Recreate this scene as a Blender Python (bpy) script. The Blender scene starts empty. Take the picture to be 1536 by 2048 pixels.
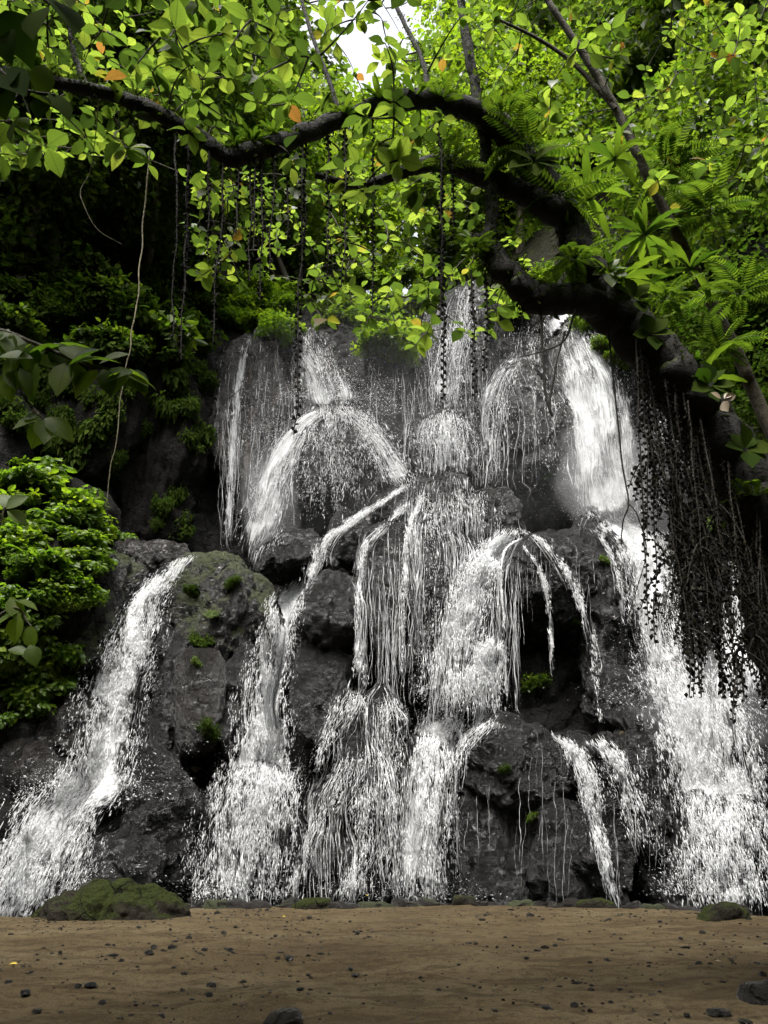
import bpy, math, random
import numpy as np
from mathutils import Vector, Matrix, Euler
from mathutils.bvhtree import BVHTree

# ------------------------------------------------------------------ camera, sky, sun, exposure
scene = bpy.context.scene
col = scene.collection
PITCH = math.radians(22.6)
CAM_H = 1.5
FPX = 26 / 36 * 2048            # focal length in photograph pixels
cd = bpy.data.cameras.new('camera')
cam = bpy.data.objects.new('camera', cd); col.objects.link(cam)
cam.location = (0, 0, CAM_H); cam.rotation_euler = (math.pi / 2 + PITCH, 0, 0)
cd.sensor_fit = 'VERTICAL'; cd.sensor_height = 36; cd.sensor_width = 27; cd.lens = 26
cd.clip_start = 0.05; cd.clip_end = 600
scene.camera = cam

SUN_EL, SUN_AZ = math.radians(62), math.radians(200)   # azimuth clockwise from +Y: from behind the viewer's left
w = bpy.data.worlds.new('World'); scene.world = w; w.use_nodes = True
nt = w.node_tree; bg = nt.nodes['Background']
sky = nt.nodes.new('ShaderNodeTexSky'); sky.sky_type = 'NISHITA'; sky.sun_disc = False
sky.sun_elevation = SUN_EL; sky.sun_rotation = SUN_AZ
sky.air_density = 1.0; sky.dust_density = 6.0; sky.ozone_density = 0.5
hs = nt.nodes.new('ShaderNodeHueSaturation'); hs.inputs['Saturation'].default_value = 0.25
nt.links.new(sky.outputs[0], hs.inputs['Color']); nt.links.new(hs.outputs[0], bg.inputs['Color'])
bg.inputs['Strength'].default_value = 0.14
sl = bpy.data.lights.new('sun', 'SUN'); sun = bpy.data.objects.new('sun', sl); col.objects.link(sun)
sl.energy = 1.5; sl.angle = math.radians(14); sl.color = (1, 0.97, 0.9)
sun.rotation_euler = (math.pi / 2 - SUN_EL, 0, math.pi - SUN_AZ)
sun.location = (0, 0, 60)
vs = scene.view_settings
vs.view_transform = 'Standard'; vs.look = 'None'; vs.gamma = 1; vs.use_curve_mapping = False
vs.exposure = 1.85
scene.cycles.max_bounces = 7; scene.cycles.diffuse_bounces = 3; scene.cycles.glossy_bounces = 2
scene.cycles.transmission_bounces = 4; scene.cycles.transparent_max_bounces = 14
scene.cycles.use_denoising = True
scene.cycles.sample_clamp_indirect = 4

rng = np.random.default_rng(7); random.seed(7)
CP, SP = math.cos(PITCH), math.sin(PITCH)

# ------------------------------------------------------------------ helpers
def ray(px, py):
    px = np.asarray(px, float); py = np.asarray(py, float)
    dx = (px - 768) / FPX; dz = (1024 - py) / FPX
    return dx, CP - dz * SP, SP + dz * CP
def at(px, py, Y):
    """photo pixel + distance along the ground -> point(s)"""
    dx, dy, dz = ray(px, py); t = np.asarray(Y, float) / dy
    return np.stack([dx * t, dy * t, CAM_H + dz * t], -1)
def mpp(py, Y):
    """metres per photo pixel there"""
    return float(Y / (CP - (1024 - py) / FPX * SP) / FPX)
def pix(P):
    P = np.asarray(P, float); y = P[..., 1]; z = P[..., 2] - CAM_H
    f = y * CP + z * SP; u = -y * SP + z * CP
    return 768 + P[..., 0] / f * FPX, 1024 - u / f * FPX

def _h(i, j, k, s):
    n = (i.astype(np.int64) * 374761393 + j.astype(np.int64) * 668265263 + k.astype(np.int64) * 2147483647 + s * 974634777) & 0xffffffff
    n = ((n ^ (n >> 13)) * 1274126177) & 0xffffffff
    n = ((n ^ (n >> 16)) * 2246822519) & 0xffffffff
    return (n & 0xffff) / 32767.5 - 1
def noise(P, s=0):
    P = np.asarray(P, float); i = np.floor(P).astype(np.int64); f = P - i; f = f * f * (3 - 2 * f)
    r = 0
    for a in (0, 1):
        for b in (0, 1):
            for c in (0, 1):
                wt = (f[..., 0] if a else 1 - f[..., 0]) * (f[..., 1] if b else 1 - f[..., 1]) * (f[..., 2] if c else 1 - f[..., 2])
                r = r + wt * _h(i[..., 0] + a, i[..., 1] + b, i[..., 2] + c, s)
    return r
def fbm(P, s=0, o=4, ridge=False):
    a, r, t = 1.0, 0, 0; P = np.asarray(P, float)
    for k in range(o):
        n = noise(P, s + k * 17)
        if ridge: n = 1 - 2 * np.abs(n)
        r = r + a * n; t += a; a *= 0.5; P = P * 2.03 + 3.1
    return r / t
def worley(P, s=0):
    P = np.asarray(P, float); i = np.floor(P).astype(np.int64); best = np.full(P.shape[:-1], 9.0); sec = best.copy()
    for a in (-1, 0, 1):
        for b in (-1, 0, 1):
            for c in (-1, 0, 1):
                q = i + np.array([a, b, c])
                o = np.stack([_h(q[..., 0], q[..., 1], q[..., 2], s + m) for m in (1, 2, 3)], -1) * 0.5 + 0.5
                d = np.linalg.norm(q + o - P, axis=-1); sec = np.minimum(sec, np.maximum(d, best)); best = np.minimum(best, d)
    return best, sec
def knobs(P, s):
    a, b = worley(P + 0.35 * np.stack([noise(P * 1.3, s + 50 + m) for m in range(3)], -1), s)
    return 0.55 - a - 0.25 * np.exp(-((b - a) / 0.09) ** 2)
def unit(v):
    return v / np.maximum(np.linalg.norm(v, axis=-1, keepdims=True), 1e-9)

def mk_mesh(name, V, F, mat=None, smooth=True, attrs=None, uv=None):
    """V (n,3); F (m,k) or list of such"""
    V = np.asarray(V, np.float32); Fs = F if isinstance(F, list) else [F]
    me = bpy.data.meshes.new(name)
    me.vertices.add(len(V)); me.vertices.foreach_set('co', V.ravel())
    idx = np.concatenate([np.asarray(f, np.int32).ravel() for f in Fs])
    tot = np.concatenate([np.full(len(f), f.shape[1], np.int32) for f in Fs])
    st = np.concatenate([[0], np.cumsum(tot)[:-1]]).astype(np.int32)
    me.loops.add(len(idx)); me.loops.foreach_set('vertex_index', idx)
    me.polygons.add(len(tot)); me.polygons.foreach_set('loop_start', st)
    me.polygons.foreach_set('use_smooth', np.full(len(tot), smooth))
    me.update(calc_edges=True)
    if attrs:
        for k, v in attrs.items():
            a = me.attributes.new(k, 'FLOAT', 'POINT'); a.data.foreach_set('value', np.asarray(v, np.float32).ravel())
    if uv is not None:
        l = me.uv_layers.new(name='UVMap'); l.data.foreach_set('uv', np.asarray(uv, np.float32)[idx].ravel())
    if mat: me.materials.append(mat)
    return me
def link(name, data, parent=None, rel=None):
    o = bpy.data.objects.new(name, data); col.objects.link(o)
    if parent is not None:
        o.parent = parent
        if rel is not None: o.location = -Vector(rel)
    return o
def tag(o, label=None, cat=None, group=None, kind=None):
    if label: o['label'] = label
    if cat: o['category'] = cat
    if group: o['group'] = group
    if kind: o['kind'] = kind
    return o
def empty(name, loc):
    o = bpy.data.objects.new(name, None); o.location = loc; o.empty_display_size = 0.2; col.objects.link(o)
    return o
def copy_tree(o, parent=None):
    c = o.copy(); col.objects.link(c); c.parent = parent
    for ch in o.children: copy_tree(ch, c)
    return c

def tubes(P, R, sides=3):
    """P (S,K,3), R (S,K) -> verts, quads"""
    P = np.asarray(P, float); S, K, _ = P.shape
    T = unit(np.gradient(P, axis=1))
    ref = np.where(np.abs(T[..., 1:2]) > 0.9, np.array([1.0, 0, 0]), np.array([0, 1.0, 0]))
    A = unit(np.cross(T, ref)); B = np.cross(T, A)
    th = np.arange(sides) / sides * 2 * np.pi
    V = P[:, :, None] + R[:, :, None, None] * (A[:, :, None] * np.cos(th)[:, None] + B[:, :, None] * np.sin(th)[:, None])
    idx = np.arange(S * K * sides).reshape(S, K, sides); n = np.roll(idx, -1, 2)
    F = np.stack([idx[:, :-1], n[:, :-1], n[:, 1:], idx[:, 1:]], -1).reshape(-1, 4)
    return V.reshape(-1, 3), F
def bipyramids(P, H, r):
    """spindle drops: centre P, half-axis vectors H, radius r -> 5 verts / 6 tris each"""
    n = len(P); T = unit(H)
    ref = np.where(np.abs(T[:, 1:2]) > 0.9, np.array([1.0, 0, 0]), np.array([0, 1.0, 0]))
    A = unit(np.cross(T, ref)); B = np.cross(T, A); ph = rng.uniform(0, 6.28, n)
    ring = [P + H * 0.15 + r[:, None] * (A * np.cos(ph + k * 2.0944)[:, None] + B * np.sin(ph + k * 2.0944)[:, None]) for k in range(3)]
    V = np.stack([P + H] + ring + [P - H * 1.1], 1).reshape(-1, 3)
    f = np.array([[0, 1, 2], [0, 2, 3], [0, 3, 1], [4, 2, 1], [4, 3, 2], [4, 1, 3]])
    F = (f[None] + (np.arange(n) * 5)[:, None, None]).reshape(-1, 3)
    return V, F
def cat_mesh(parts):
    Vs, Fs, o = [], [], 0
    for V, F in parts:
        Vs.append(V); Fs.append(np.asarray(F) + o); o += len(V)
    by = {}
    for f in Fs: by.setdefault(f.shape[1], []).append(f)
    return np.concatenate(Vs), [np.concatenate(v) for v in by.values()]
def spline(pts, K, jitter=0):
    """Catmull-Rom through rows of pts (any columns) resampled to K rows"""
    p = np.asarray(pts, float); p = np.vstack([2 * p[0] - p[1], p, 2 * p[-1] - p[-2]]); n = len(p) - 3
    t = np.linspace(0, n - 1e-6, K); i = t.astype(int); f = (t - i)[:, None]
    a, b, c, d = p[i], p[i + 1], p[i + 2], p[i + 3]
    return 0.5 * (2 * b + (c - a) * f + (2 * a - 5 * b + 4 * c - d) * f ** 2 + (3 * b - a - 3 * c + d) * f ** 3)

_ico = {}
def ico(sub):
    if sub not in _ico:
        import bmesh
        bm = bmesh.new(); bmesh.ops.create_icosphere(bm, subdivisions=sub, radius=1)
        V = np.array([v.co[:] for v in bm.verts]); F = np.array([[v.index for v in f.verts] for f in bm.faces]); bm.free()
        _ico[sub] = (V, F)
    return _ico[sub]

# ------------------------------------------------------------------ materials
class NB:
    def __init__(s, name):
        s.m = bpy.data.materials.new(name); s.m.use_nodes = True; s.t = s.m.node_tree
        for n in list(s.t.nodes): s.t.nodes.remove(n)
        s.out = s.n('ShaderNodeOutputMaterial')
    def n(s, t, **kw):
        x = s.t.nodes.new(t)
        for k, v in kw.items():
            if k.startswith('i_'):
                x.inputs[k[2:].replace('_', ' ')].default_value = v
            else: setattr(x, k, v)
        return x
    def l(s, a, b): s.t.links.new(a, b)
    def noise(s, vec, scale, detail=4, rough=0.55, dist=0):
        x = s.n('ShaderNodeTexNoise'); x.inputs['Scale'].default_value = scale; x.inputs['Detail'].default_value = detail
        x.inputs['Roughness'].default_value = rough; x.inputs['Distortion'].default_value = dist
        if vec is not None: s.l(vec, x.inputs['Vector'])
        return x.outputs['Fac']
    def mapping(s, vec, scale):
        x = s.n('ShaderNodeMapping'); x.inputs['Scale'].default_value = scale; s.l(vec, x.inputs['Vector']); return x.outputs[0]
    def math(s, op, a, b=None, c=None, clamp=False):
        x = s.n('ShaderNodeMath', operation=op, use_clamp=clamp)
        for i, v in enumerate((a, b, c)):
            if v is None: continue
            if isinstance(v, (int, float)): x.inputs[i].default_value = v
            else: s.l(v, x.inputs[i])
        return x.outputs[0]
    def ramp(s, fac, stops, interp='LINEAR'):
        x = s.n('ShaderNodeValToRGB'); e = x.color_ramp.elements; x.color_ramp.interpolation = interp
        while len(e) < len(stops): e.new(0.5)
        for i, (p, c) in enumerate(stops):
            e[i].position = p; e[i].color = (*c, 1) if len(c) == 3 else c
        s.l(fac, x.inputs[0]); return x.outputs[0]
    def mix(s, f, a, b):
        x = s.n('ShaderNodeMix', data_type='RGBA')
        for k, v in ((0, f), (6, a), (7, b)):
            if isinstance(v, (int, float)): x.inputs[k].default_value = v
            elif isinstance(v, tuple): x.inputs[k].default_value = (*v, 1)
            else: s.l(v, x.inputs[k])
        return x.outputs[2]
    def sstep(s, v, lo, hi, a=0.0, b=1.0):
        x = s.n('ShaderNodeMapRange', interpolation_type='SMOOTHSTEP')
        for k, q in (('Value', v), ('From Min', lo), ('From Max', hi), ('To Min', a), ('To Max', b)):
            if isinstance(q, (int, float)): x.inputs[k].default_value = q
            else: s.l(q, x.inputs[k])
        return x.outputs[0]
    def bump(s, h, strength, dist, prev=None):
        x = s.n('ShaderNodeBump'); x.inputs['Strength'].default_value = strength; x.inputs['Distance'].default_value = dist
        s.l(h, x.inputs['Height'])
        if prev is not None: s.l(prev, x.inputs['Normal'])
        return x.outputs[0]
    def done(s, sh, vol=False):
        s.l(sh, s.out.inputs['Volume' if vol else 'Surface']); return s.m

def rock_mat(name, c0, c1, moss=0.0, rough=(0.1, 0.36), streak=0.0, spec=0.5):
    b = NB(name); g = b.n('ShaderNodeNewGeometry'); pos = g.outputs['Position']
    big = b.noise(pos, 0.9, 5); med = b.noise(pos, 5.5, 7, 0.65); fine = b.noise(pos, 26, 6, 0.7)
    vor = b.n('ShaderNodeTexVoronoi'); vor.feature = 'F1'; vor.inputs['Scale'].default_value = 9; b.l(pos, vor.inputs['Vector'])
    colr = b.ramp(b.math('ADD', b.math('MULTIPLY', big, 0.5), b.math('MULTIPLY', med, 0.5)), [(0.32, c0), (0.62, c1)])
    if streak:
        st = b.noise(b.mapping(pos, (5, 5, 0.35)), 1.0, 6, 0.6)
        colr = b.mix(b.sstep(st, 0.5, 0.7, 0, streak), colr, (0.11, 0.075, 0.05))
    if moss:
        sep = b.n('ShaderNodeSeparateXYZ'); b.l(g.outputs['Normal'], sep.inputs[0])
        mf = b.math('ADD', b.math('MULTIPLY', sep.outputs[2], 0.25), b.math('ADD', b.math('MULTIPLY', big, 1.1), b.math('MULTIPLY', med, 0.5)))
        mk = b.sstep(mf, 1.22 - moss, 1.4 - moss)
        colr = b.mix(mk, colr, b.ramp(fine, [(0.3, (0.010, 0.015, 0.003)), (0.7, (0.04, 0.05, 0.008))]))
    wv = b.n('ShaderNodeVectorMath', operation='ADD'); nz = b.n('ShaderNodeTexNoise'); nz.inputs['Scale'].default_value = 1.6; nz.inputs['Detail'].default_value = 5; b.l(pos, nz.inputs['Vector'])
    b.l(pos, wv.inputs[0]); b.l(nz.outputs['Color'], wv.inputs[1]); ck = b.n('ShaderNodeTexVoronoi', feature='DISTANCE_TO_EDGE'); ck.inputs['Scale'].default_value = 1.5; b.l(wv.outputs[0], ck.inputs['Vector'])
    crack = b.math('MULTIPLY', b.sstep(ck.outputs['Distance'], .0, .035, 1, 0), b.sstep(big, .42, .58))
    colr = b.mix(b.math('MULTIPLY', crack, .75), colr, (.0015, .0015, .0015))
    hgt = b.math('ADD', b.math('MULTIPLY', med, 0.7), b.math('ADD', b.math('MULTIPLY', fine, 0.45), b.math('MULTIPLY', vor.outputs['Distance'], 0.25)))
    hgt = b.math('SUBTRACT', hgt, b.math('MULTIPLY', crack, .35))
    bm = b.bump(hgt, 1.0, 0.22)
    rg = b.sstep(b.noise(pos, 2.2, 5, 0.6), 0.35, 0.65, *rough)
    if moss: rg = b.math('MAXIMUM', rg, b.math('MULTIPLY', mk, 0.9))
    p = b.n('ShaderNodeBsdfPrincipled'); b.l(colr, p.inputs['Base Color']); b.l(rg, p.inputs['Roughness']); b.l(bm, p.inputs['Normal'])
    p.inputs['Specular IOR Level'].default_value = spec
    return b.done(p.outputs[0])

def leaf_mat(name, stops, trans, rough=0.45, tf=0.5, spec=0.4, veins=False):
    b = NB(name); g = b.n('ShaderNodeNewGeometry'); oi = b.n('ShaderNodeObjectInfo')
    r = b.math('FRACT', b.math('ADD', g.outputs['Random Per Island'], oi.outputs['Random']))
    c = b.ramp(r, stops); tc = b.ramp(r, trans)
    blot = b.noise(g.outputs['Position'], 14, 3)
    c = b.mix(b.sstep(blot, 0.45, 0.8, 0, 0.35), c, (0.03, 0.04, 0.008))
    if veins:                       # midrib and side veins, from the blade's own coordinates
        sp = b.n('ShaderNodeSeparateXYZ'); b.l(b.n('ShaderNodeUVMap').outputs[0], sp.inputs[0]); av = b.math('ABSOLUTE', sp.outputs[1])
        sv = b.math('SINE', b.math('MULTIPLY', b.math('SUBTRACT', sp.outputs[0], b.math('MULTIPLY', av, .7)), 48))
        vf = b.math('MAXIMUM', b.sstep(av, .012, .03, 1, 0), b.sstep(sv, .8, 1, 0, .45))
        tc = b.mix(b.math('MULTIPLY', vf, .55), tc, (.05, .08, .01)); c = b.mix(b.math('MULTIPLY', vf, .5), c, (.1, .12, .03))
    p = b.n('ShaderNodeBsdfPrincipled'); b.l(c, p.inputs['Base Color']); p.inputs['Roughness'].default_value = rough
    p.inputs['Specular IOR Level'].default_value = spec
    t = b.n('ShaderNodeBsdfTranslucent'); b.l(tc, t.inputs['Color'])
    m = b.n('ShaderNodeMixShader'); m.inputs[0].default_value = tf; b.l(p.outputs[0], m.inputs[1]); b.l(t.outputs[0], m.inputs[2])
    return b.done(m.outputs[0])

def bark_mat(name, c0, c1, moss=0.5):
    b = NB(name); g = b.n('ShaderNodeNewGeometry'); pos = g.outputs['Position']
    n1 = b.noise(pos, 12, 6, 0.65); n2 = b.noise(pos, 3, 4)
    c = b.ramp(n1, [(0.3, c0), (0.7, c1)])
    sep = b.n('ShaderNodeSeparateXYZ'); b.l(g.outputs['Normal'], sep.inputs[0])
    mk = b.sstep(b.math('ADD', b.math('MULTIPLY', sep.outputs[2], 0.45), n2), 1.0 - moss, 1.25 - moss)
    c = b.mix(mk, c, b.ramp(b.noise(pos, 40, 4), [(0.35, (0.012, 0.018, 0.003)), (0.7, (0.06, 0.08, 0.01))]))
    p = b.n('ShaderNodeBsdfPrincipled'); b.l(c, p.inputs['Base Color']); p.inputs['Roughness'].default_value = 0.85
    b.l(b.bump(b.math('ADD', n1, b.math('MULTIPLY', b.noise(pos, 45, 4), 0.5)), 1.0, 0.03), p.inputs['Normal'])
    return b.done(p.outputs[0])

def water_white(name, tf=0.25):
    b = NB(name)
    d = b.n('ShaderNodeBsdfPrincipled'); d.inputs['Base Color'].default_value = (0.86, 0.87, 0.88, 1); d.inputs['Roughness'].default_value = 0.35
    t = b.n('ShaderNodeBsdfTranslucent'); t.inputs['Color'].default_value = (0.88, 0.89, 0.9, 1)
    m = b.n('ShaderNodeMixShader'); m.inputs[0].default_value = tf; b.l(d.outputs[0], m.inputs[1]); b.l(t.outputs[0], m.inputs[2])
    tr = b.n('ShaderNodeBsdfTransparent'); mm = b.n('ShaderNodeMixShader'); mm.inputs[0].default_value = .62; b.l(tr.outputs[0], mm.inputs[1]); b.l(m.outputs[0], mm.inputs[2])
    return b.done(mm.outputs[0])

def water_sheet_mat(name, su, sv, blot, soft=0.3):
    """foamy falling sheet: opacity broken into streaks along the flow (UV in metres: x across, y along)"""
    b = NB(name); uv = b.n('ShaderNodeUVMap').outputs[0]
    de = b.n('ShaderNodeAttribute', attribute_name='dens').outputs['Fac']; ed = b.n('ShaderNodeAttribute', attribute_name='edge').outputs['Fac']
    n1 = b.noise(b.mapping(uv, (su, sv, 1)), 1, 5, 0.6, 0.6); n2 = b.noise(b.mapping(uv, (blot, blot * 0.45, 1)), 1, 5, 0.6, 0.8)
    n3 = b.noise(b.mapping(uv, (su * 3, sv * 3.4, 1)), 1, 4, 0.65, 0.5)
    n = b.math('ADD', b.math('MULTIPLY', n1, 0.42), b.math('ADD', b.math('MULTIPLY', n2, 0.24), b.math('MULTIPLY', n3, 0.34)))
    n = b.math('ADD', b.math('MULTIPLY', b.math('SUBTRACT', n, 0.5), 1.5), 0.5)
    thr = b.math('SUBTRACT', 0.69, b.math('MULTIPLY', b.math('MULTIPLY', de, 0.295), b.sstep(ed, 0, 0.75, -0.25, 1)))
    a = b.sstep(n, b.math('SUBTRACT', thr, soft * 0.05), b.math('ADD', thr, soft * 0.28))
    a = b.math('MULTIPLY', a, b.sstep(ed, 0.0, 0.3))
    bm = b.bump(b.math('ADD', n1, n3), 1.0, 0.12)
    d = b.n('ShaderNodeBsdfPrincipled'); d.inputs['Base Color'].default_value = (0.86, 0.87, 0.88, 1); d.inputs['Roughness'].default_value = 0.4
    b.l(bm, d.inputs['Normal'])
    t = b.n('ShaderNodeBsdfTranslucent'); t.inputs['Color'].default_value = (0.88, 0.89, 0.9, 1); b.l(bm, t.inputs['Normal'])
    m = b.n('ShaderNodeMixShader'); m.inputs[0].default_value = 0.15; b.l(d.outputs[0], m.inputs[1]); b.l(t.outputs[0], m.inputs[2])
    tr = b.n('ShaderNodeBsdfTransparent'); mm = b.n('ShaderNodeMixShader')
    b.l(a, mm.inputs[0]); b.l(tr.outputs[0], mm.inputs[1]); b.l(m.outputs[0], mm.inputs[2])
    return b.done(mm.outputs[0])

M = {}
M['rock'] = rock_mat('wet_rock', (0.0028, 0.0028, 0.0028), (0.0125, 0.0122, 0.0119))
M['rock_moss'] = rock_mat('mossy_rock', (0.004, 0.0035, 0.003), (0.015, 0.0137, 0.0115), moss=0.45)
M['rock_moss2'] = rock_mat('thick_mossy_rock', (0.012, 0.01, 0.007), (0.04, 0.034, 0.024), moss=0.43, rough=(0.7, 0.95), spec=.15)
M['rock_brown'] = rock_mat('brown_rock', (0.006, 0.005, 0.0045), (0.024, 0.02, 0.0175), moss=0.15)
M['rock_flute'] = rock_mat('fluted_rock', (0.005, 0.005, 0.005), (0.024, 0.022, 0.021), streak=0.35)
M['cliff'] = rock_mat('cliff_rock', (0.004, 0.004, 0.0035), (0.0095, 0.009, 0.0075), moss=0.16, rough=(.5, .9), spec=.2)
M['soil_green'] = rock_mat('overgrown_soil', (0.008, 0.008, 0.004), (0.02, 0.02, 0.009), moss=0.3, spec=.15, rough=(0.8, 0.95))
M['shade_dark_wall'] = rock_mat('shade_dark_rooty_wall', (0.002, 0.002, 0.0015), (0.009, 0.008, 0.006), moss=0.1, rough=(.7, .95), spec=.12)  # rooty wall rock, its colour darkened further to stand in for overhang shade
M['bark'] = bark_mat('mossy_bark', (0.003, 0.0028, 0.002), (0.014, 0.011, 0.008), 0.3)
M['bark_light'] = bark_mat('pale_bark', (0.03, 0.025, 0.018), (0.1, 0.08, 0.055), 0.2)
M['twig'] = bark_mat('twig_bark', (0.02, 0.016, 0.008), (0.06, 0.05, 0.025), 0.2)
YG = [(0.0, (0.025, 0.045, 0.007)), (0.5, (0.05, 0.075, 0.009)), (0.97, (0.075, 0.095, 0.012)), (0.985, (0.12, 0.09, 0.012)), (1.0, (0.12, 0.06, 0.015))]
YGT = [(0.0, (0.03, 0.06, 0.008)), (0.35, (0.12, 0.21, 0.02)), (0.7, (0.24, 0.37, 0.035)), (0.97, (0.38, 0.5, 0.05)), (0.985, (0.4, 0.32, 0.03)), (1.0, (0.36, 0.16, 0.03))]
M['leaf'] = leaf_mat('broad_leaf', YG, YGT, veins=True)
M['leaf_branch'] = leaf_mat('branch_leaf', [(0, (0.03, 0.055, 0.008)), (1, (0.06, 0.09, 0.01))], [(0, (0.1, 0.2, 0.01)), (1, (0.26, 0.4, 0.02))], tf=.5, rough=.5, spec=.25, veins=True)
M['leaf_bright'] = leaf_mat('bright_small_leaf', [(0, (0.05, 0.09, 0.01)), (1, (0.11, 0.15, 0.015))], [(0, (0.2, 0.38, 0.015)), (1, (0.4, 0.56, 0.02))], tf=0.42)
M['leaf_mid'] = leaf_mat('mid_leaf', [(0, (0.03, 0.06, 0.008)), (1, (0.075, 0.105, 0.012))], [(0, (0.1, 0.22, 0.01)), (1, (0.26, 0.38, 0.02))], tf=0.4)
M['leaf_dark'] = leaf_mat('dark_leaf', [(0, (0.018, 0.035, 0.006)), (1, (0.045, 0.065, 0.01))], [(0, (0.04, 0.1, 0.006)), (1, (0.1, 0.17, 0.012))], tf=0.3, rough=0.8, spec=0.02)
M['leaf_glossy'] = leaf_mat('glossy_leaf', [(0, (0.035, 0.07, 0.008)), (1, (0.08, 0.13, 0.012))], [(0, (0.12, 0.26, 0.01)), (1, (0.28, 0.46, 0.02))], tf=0.4, rough=0.4, spec=0.35)
M['fern'] = leaf_mat('fern_frond', [(0, (0.02, 0.04, 0.006)), (1, (0.045, 0.07, 0.01))], [(0, (0.06, 0.13, 0.008)), (1, (0.17, 0.27, 0.015))], tf=0.45, rough=.55, spec=.25)
M['moss'] = leaf_mat('moss_fuzz', [(0, (0.008, 0.012, 0.003)), (1, (0.04, 0.055, 0.008))], [(0, (0.02, 0.035, 0.004)), (1, (0.1, 0.16, 0.012))], tf=.35, rough=.8, spec=.1)
M['bead'] = leaf_mat('bead_leaf', [(0, (0.004, 0.0035, 0.0025)), (1, (0.014, 0.011, 0.006))], [(0, (0.008, 0.008, 0.004)), (1, (0.025, 0.022, 0.008))], tf=0.2, rough=.7, spec=.1)
M['vine'] = bark_mat('vine_bark', (0.01, 0.008, 0.006), (0.03, 0.024, 0.016), -0.2)
M['vine_pale'] = bark_mat('pale_vine_bark', (0.1, 0.09, 0.05), (0.25, 0.22, 0.13), -0.2)
M['yellow_leaf'] = leaf_mat('fallen_leaf', [(0, (0.5, 0.36, 0.04)), (1, (0.55, 0.42, 0.06))], [(0, (0.4, 0.3, 0.03)), (1, (0.5, 0.4, 0.05))], tf=0.2)
M['brown_leaf'] = leaf_mat('withered_leaf', [(0, (0.22, 0.17, 0.11)), (1, (0.3, 0.25, 0.18))], [(0, (0.2, 0.12, 0.05)), (1, (0.25, 0.16, 0.07))], tf=0.2)
M['white'] = water_white('white_water')
M['sheet'] = water_sheet_mat('falling_sheet', 15, 1.5, 2.8, .75)
M['veil'] = water_sheet_mat('thin_veil', 20, .7, 2.6, 0.9)
M['churn'] = water_sheet_mat('churning_water', 9, 3.2, 3.0, 0.7)
def sand_mat():
    b = NB('sand'); g = b.n('ShaderNodeNewGeometry'); pos = g.outputs['Position']
    a = b.noise(b.mapping(pos, (0.35, 0.8, 1)), 1, 6, 0.6); f = b.noise(pos, 7, 8, 0.7); s = b.noise(pos, 60, 5, 0.7)
    c = b.ramp(a, [(0.3, (0.14, 0.098, 0.05)), (0.5, (0.2, 0.148, 0.075)), (0.7, (0.25, 0.194, 0.106))])
    d = b.noise(b.mapping(pos, (1.1, 3.2, 1)), 1, 7, 0.7, .6); g2 = b.noise(pos, 22, 7, 0.75)
    c = b.mix(b.sstep(d, 0.47, 0.6, 0, 0.8), c, (0.095, 0.064, 0.028))
    c = b.mix(b.sstep(f, 0.5, 0.62, 0, 0.75), c, (0.095, 0.066, 0.031))
    c = b.mix(b.sstep(s, 0.52, 0.62, 0, 0.7), c, (0.028, 0.02, 0.012))
    p = b.n('ShaderNodeBsdfPrincipled'); b.l(c, p.inputs['Base Color'])
    b.l(b.sstep(a, 0.45, 0.7, 0.95, 0.6), p.inputs['Roughness']); p.inputs['Specular IOR Level'].default_value = 0.2
    b.l(b.bump(b.math('ADD', b.math('ADD', f, b.math('MULTIPLY', g2, 0.6)), b.math('MULTIPLY', s, 0.35)), 1.0, 0.2), p.inputs['Normal'])
    return b.done(p.outputs[0])
M['sand'] = sand_mat()
def pool_mat():
    b = NB('pool_water'); g = b.n('ShaderNodeNewGeometry')
    p = b.n('ShaderNodeBsdfPrincipled'); p.inputs['Base Color'].default_value = (0.03, 0.035, 0.03, 1); p.inputs['Roughness'].default_value = 0.08
    b.l(b.bump(b.noise(g.outputs['Position'], 4, 4), 0.6, 0.08), p.inputs['Normal']); return b.done(p.outputs[0])
M['pool'] = pool_mat()

# ------------------------------------------------------------------ cliff and hillside
def softplus(x, k=1.5): return np.log1p(np.exp(np.clip(x * k, -40, 40))) / k
def cliff_y(X, Z):
    b = np.interp(Z, [-2, 4, 7.2, 8.6, 10.5, 17, 20], [18.6, 19.4, 20.6, 22.6, 23.2, 24.6, 25.6])
    lip = 20.2 + 1.2 * np.clip((X - 0) / 3, 0, 1)
    k = 0.26 + 1.2 * np.exp(-((X - 0.6) / 5.0) ** 2)
    b = b + np.maximum(Z - lip, 0) * k
    b = b - 0.85 * softplus(-X - 5.2) * np.clip(1.15 - Z / 80, 0.5, 1) - 0.6 * softplus(X - 8.8)
    return np.maximum(b, 12.5 + 0.12 * np.maximum(Z, 0))
def cliff_disp(X, Y, Z):
    P = np.stack([X, Y, Z], -1)
    d = 0.55 * fbm(P * 0.45, 3, 4) + 0.22 * fbm(P * np.array([1.6, 1.6, 0.5]), 9, 4, True) + 0.07 * fbm(P * 4.5, 15, 3) + 0.35 * knobs(P * 0.9, 77) + 0.12 * knobs(P * 3, 78)
    return d
def grid_faces(nz, nx):
    i = np.arange(nz * nx).reshape(nz, nx)
    return np.stack([i[:-1, :-1], i[:-1, 1:], i[1:, 1:], i[1:, :-1]], -1).reshape(-1, 4)
xs = np.arange(-17, 17.01, 0.085); zs = np.arange(-2, 24.01, 0.085)
X, Z = np.meshgrid(xs, zs); Yc = cliff_y(X, Z); Yc = Yc - cliff_disp(X, Yc, Z)
cliffV = np.stack([X, Yc, Z], -1).reshape(-1, 3); cliffF = grid_faces(len(zs), len(xs))
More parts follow.
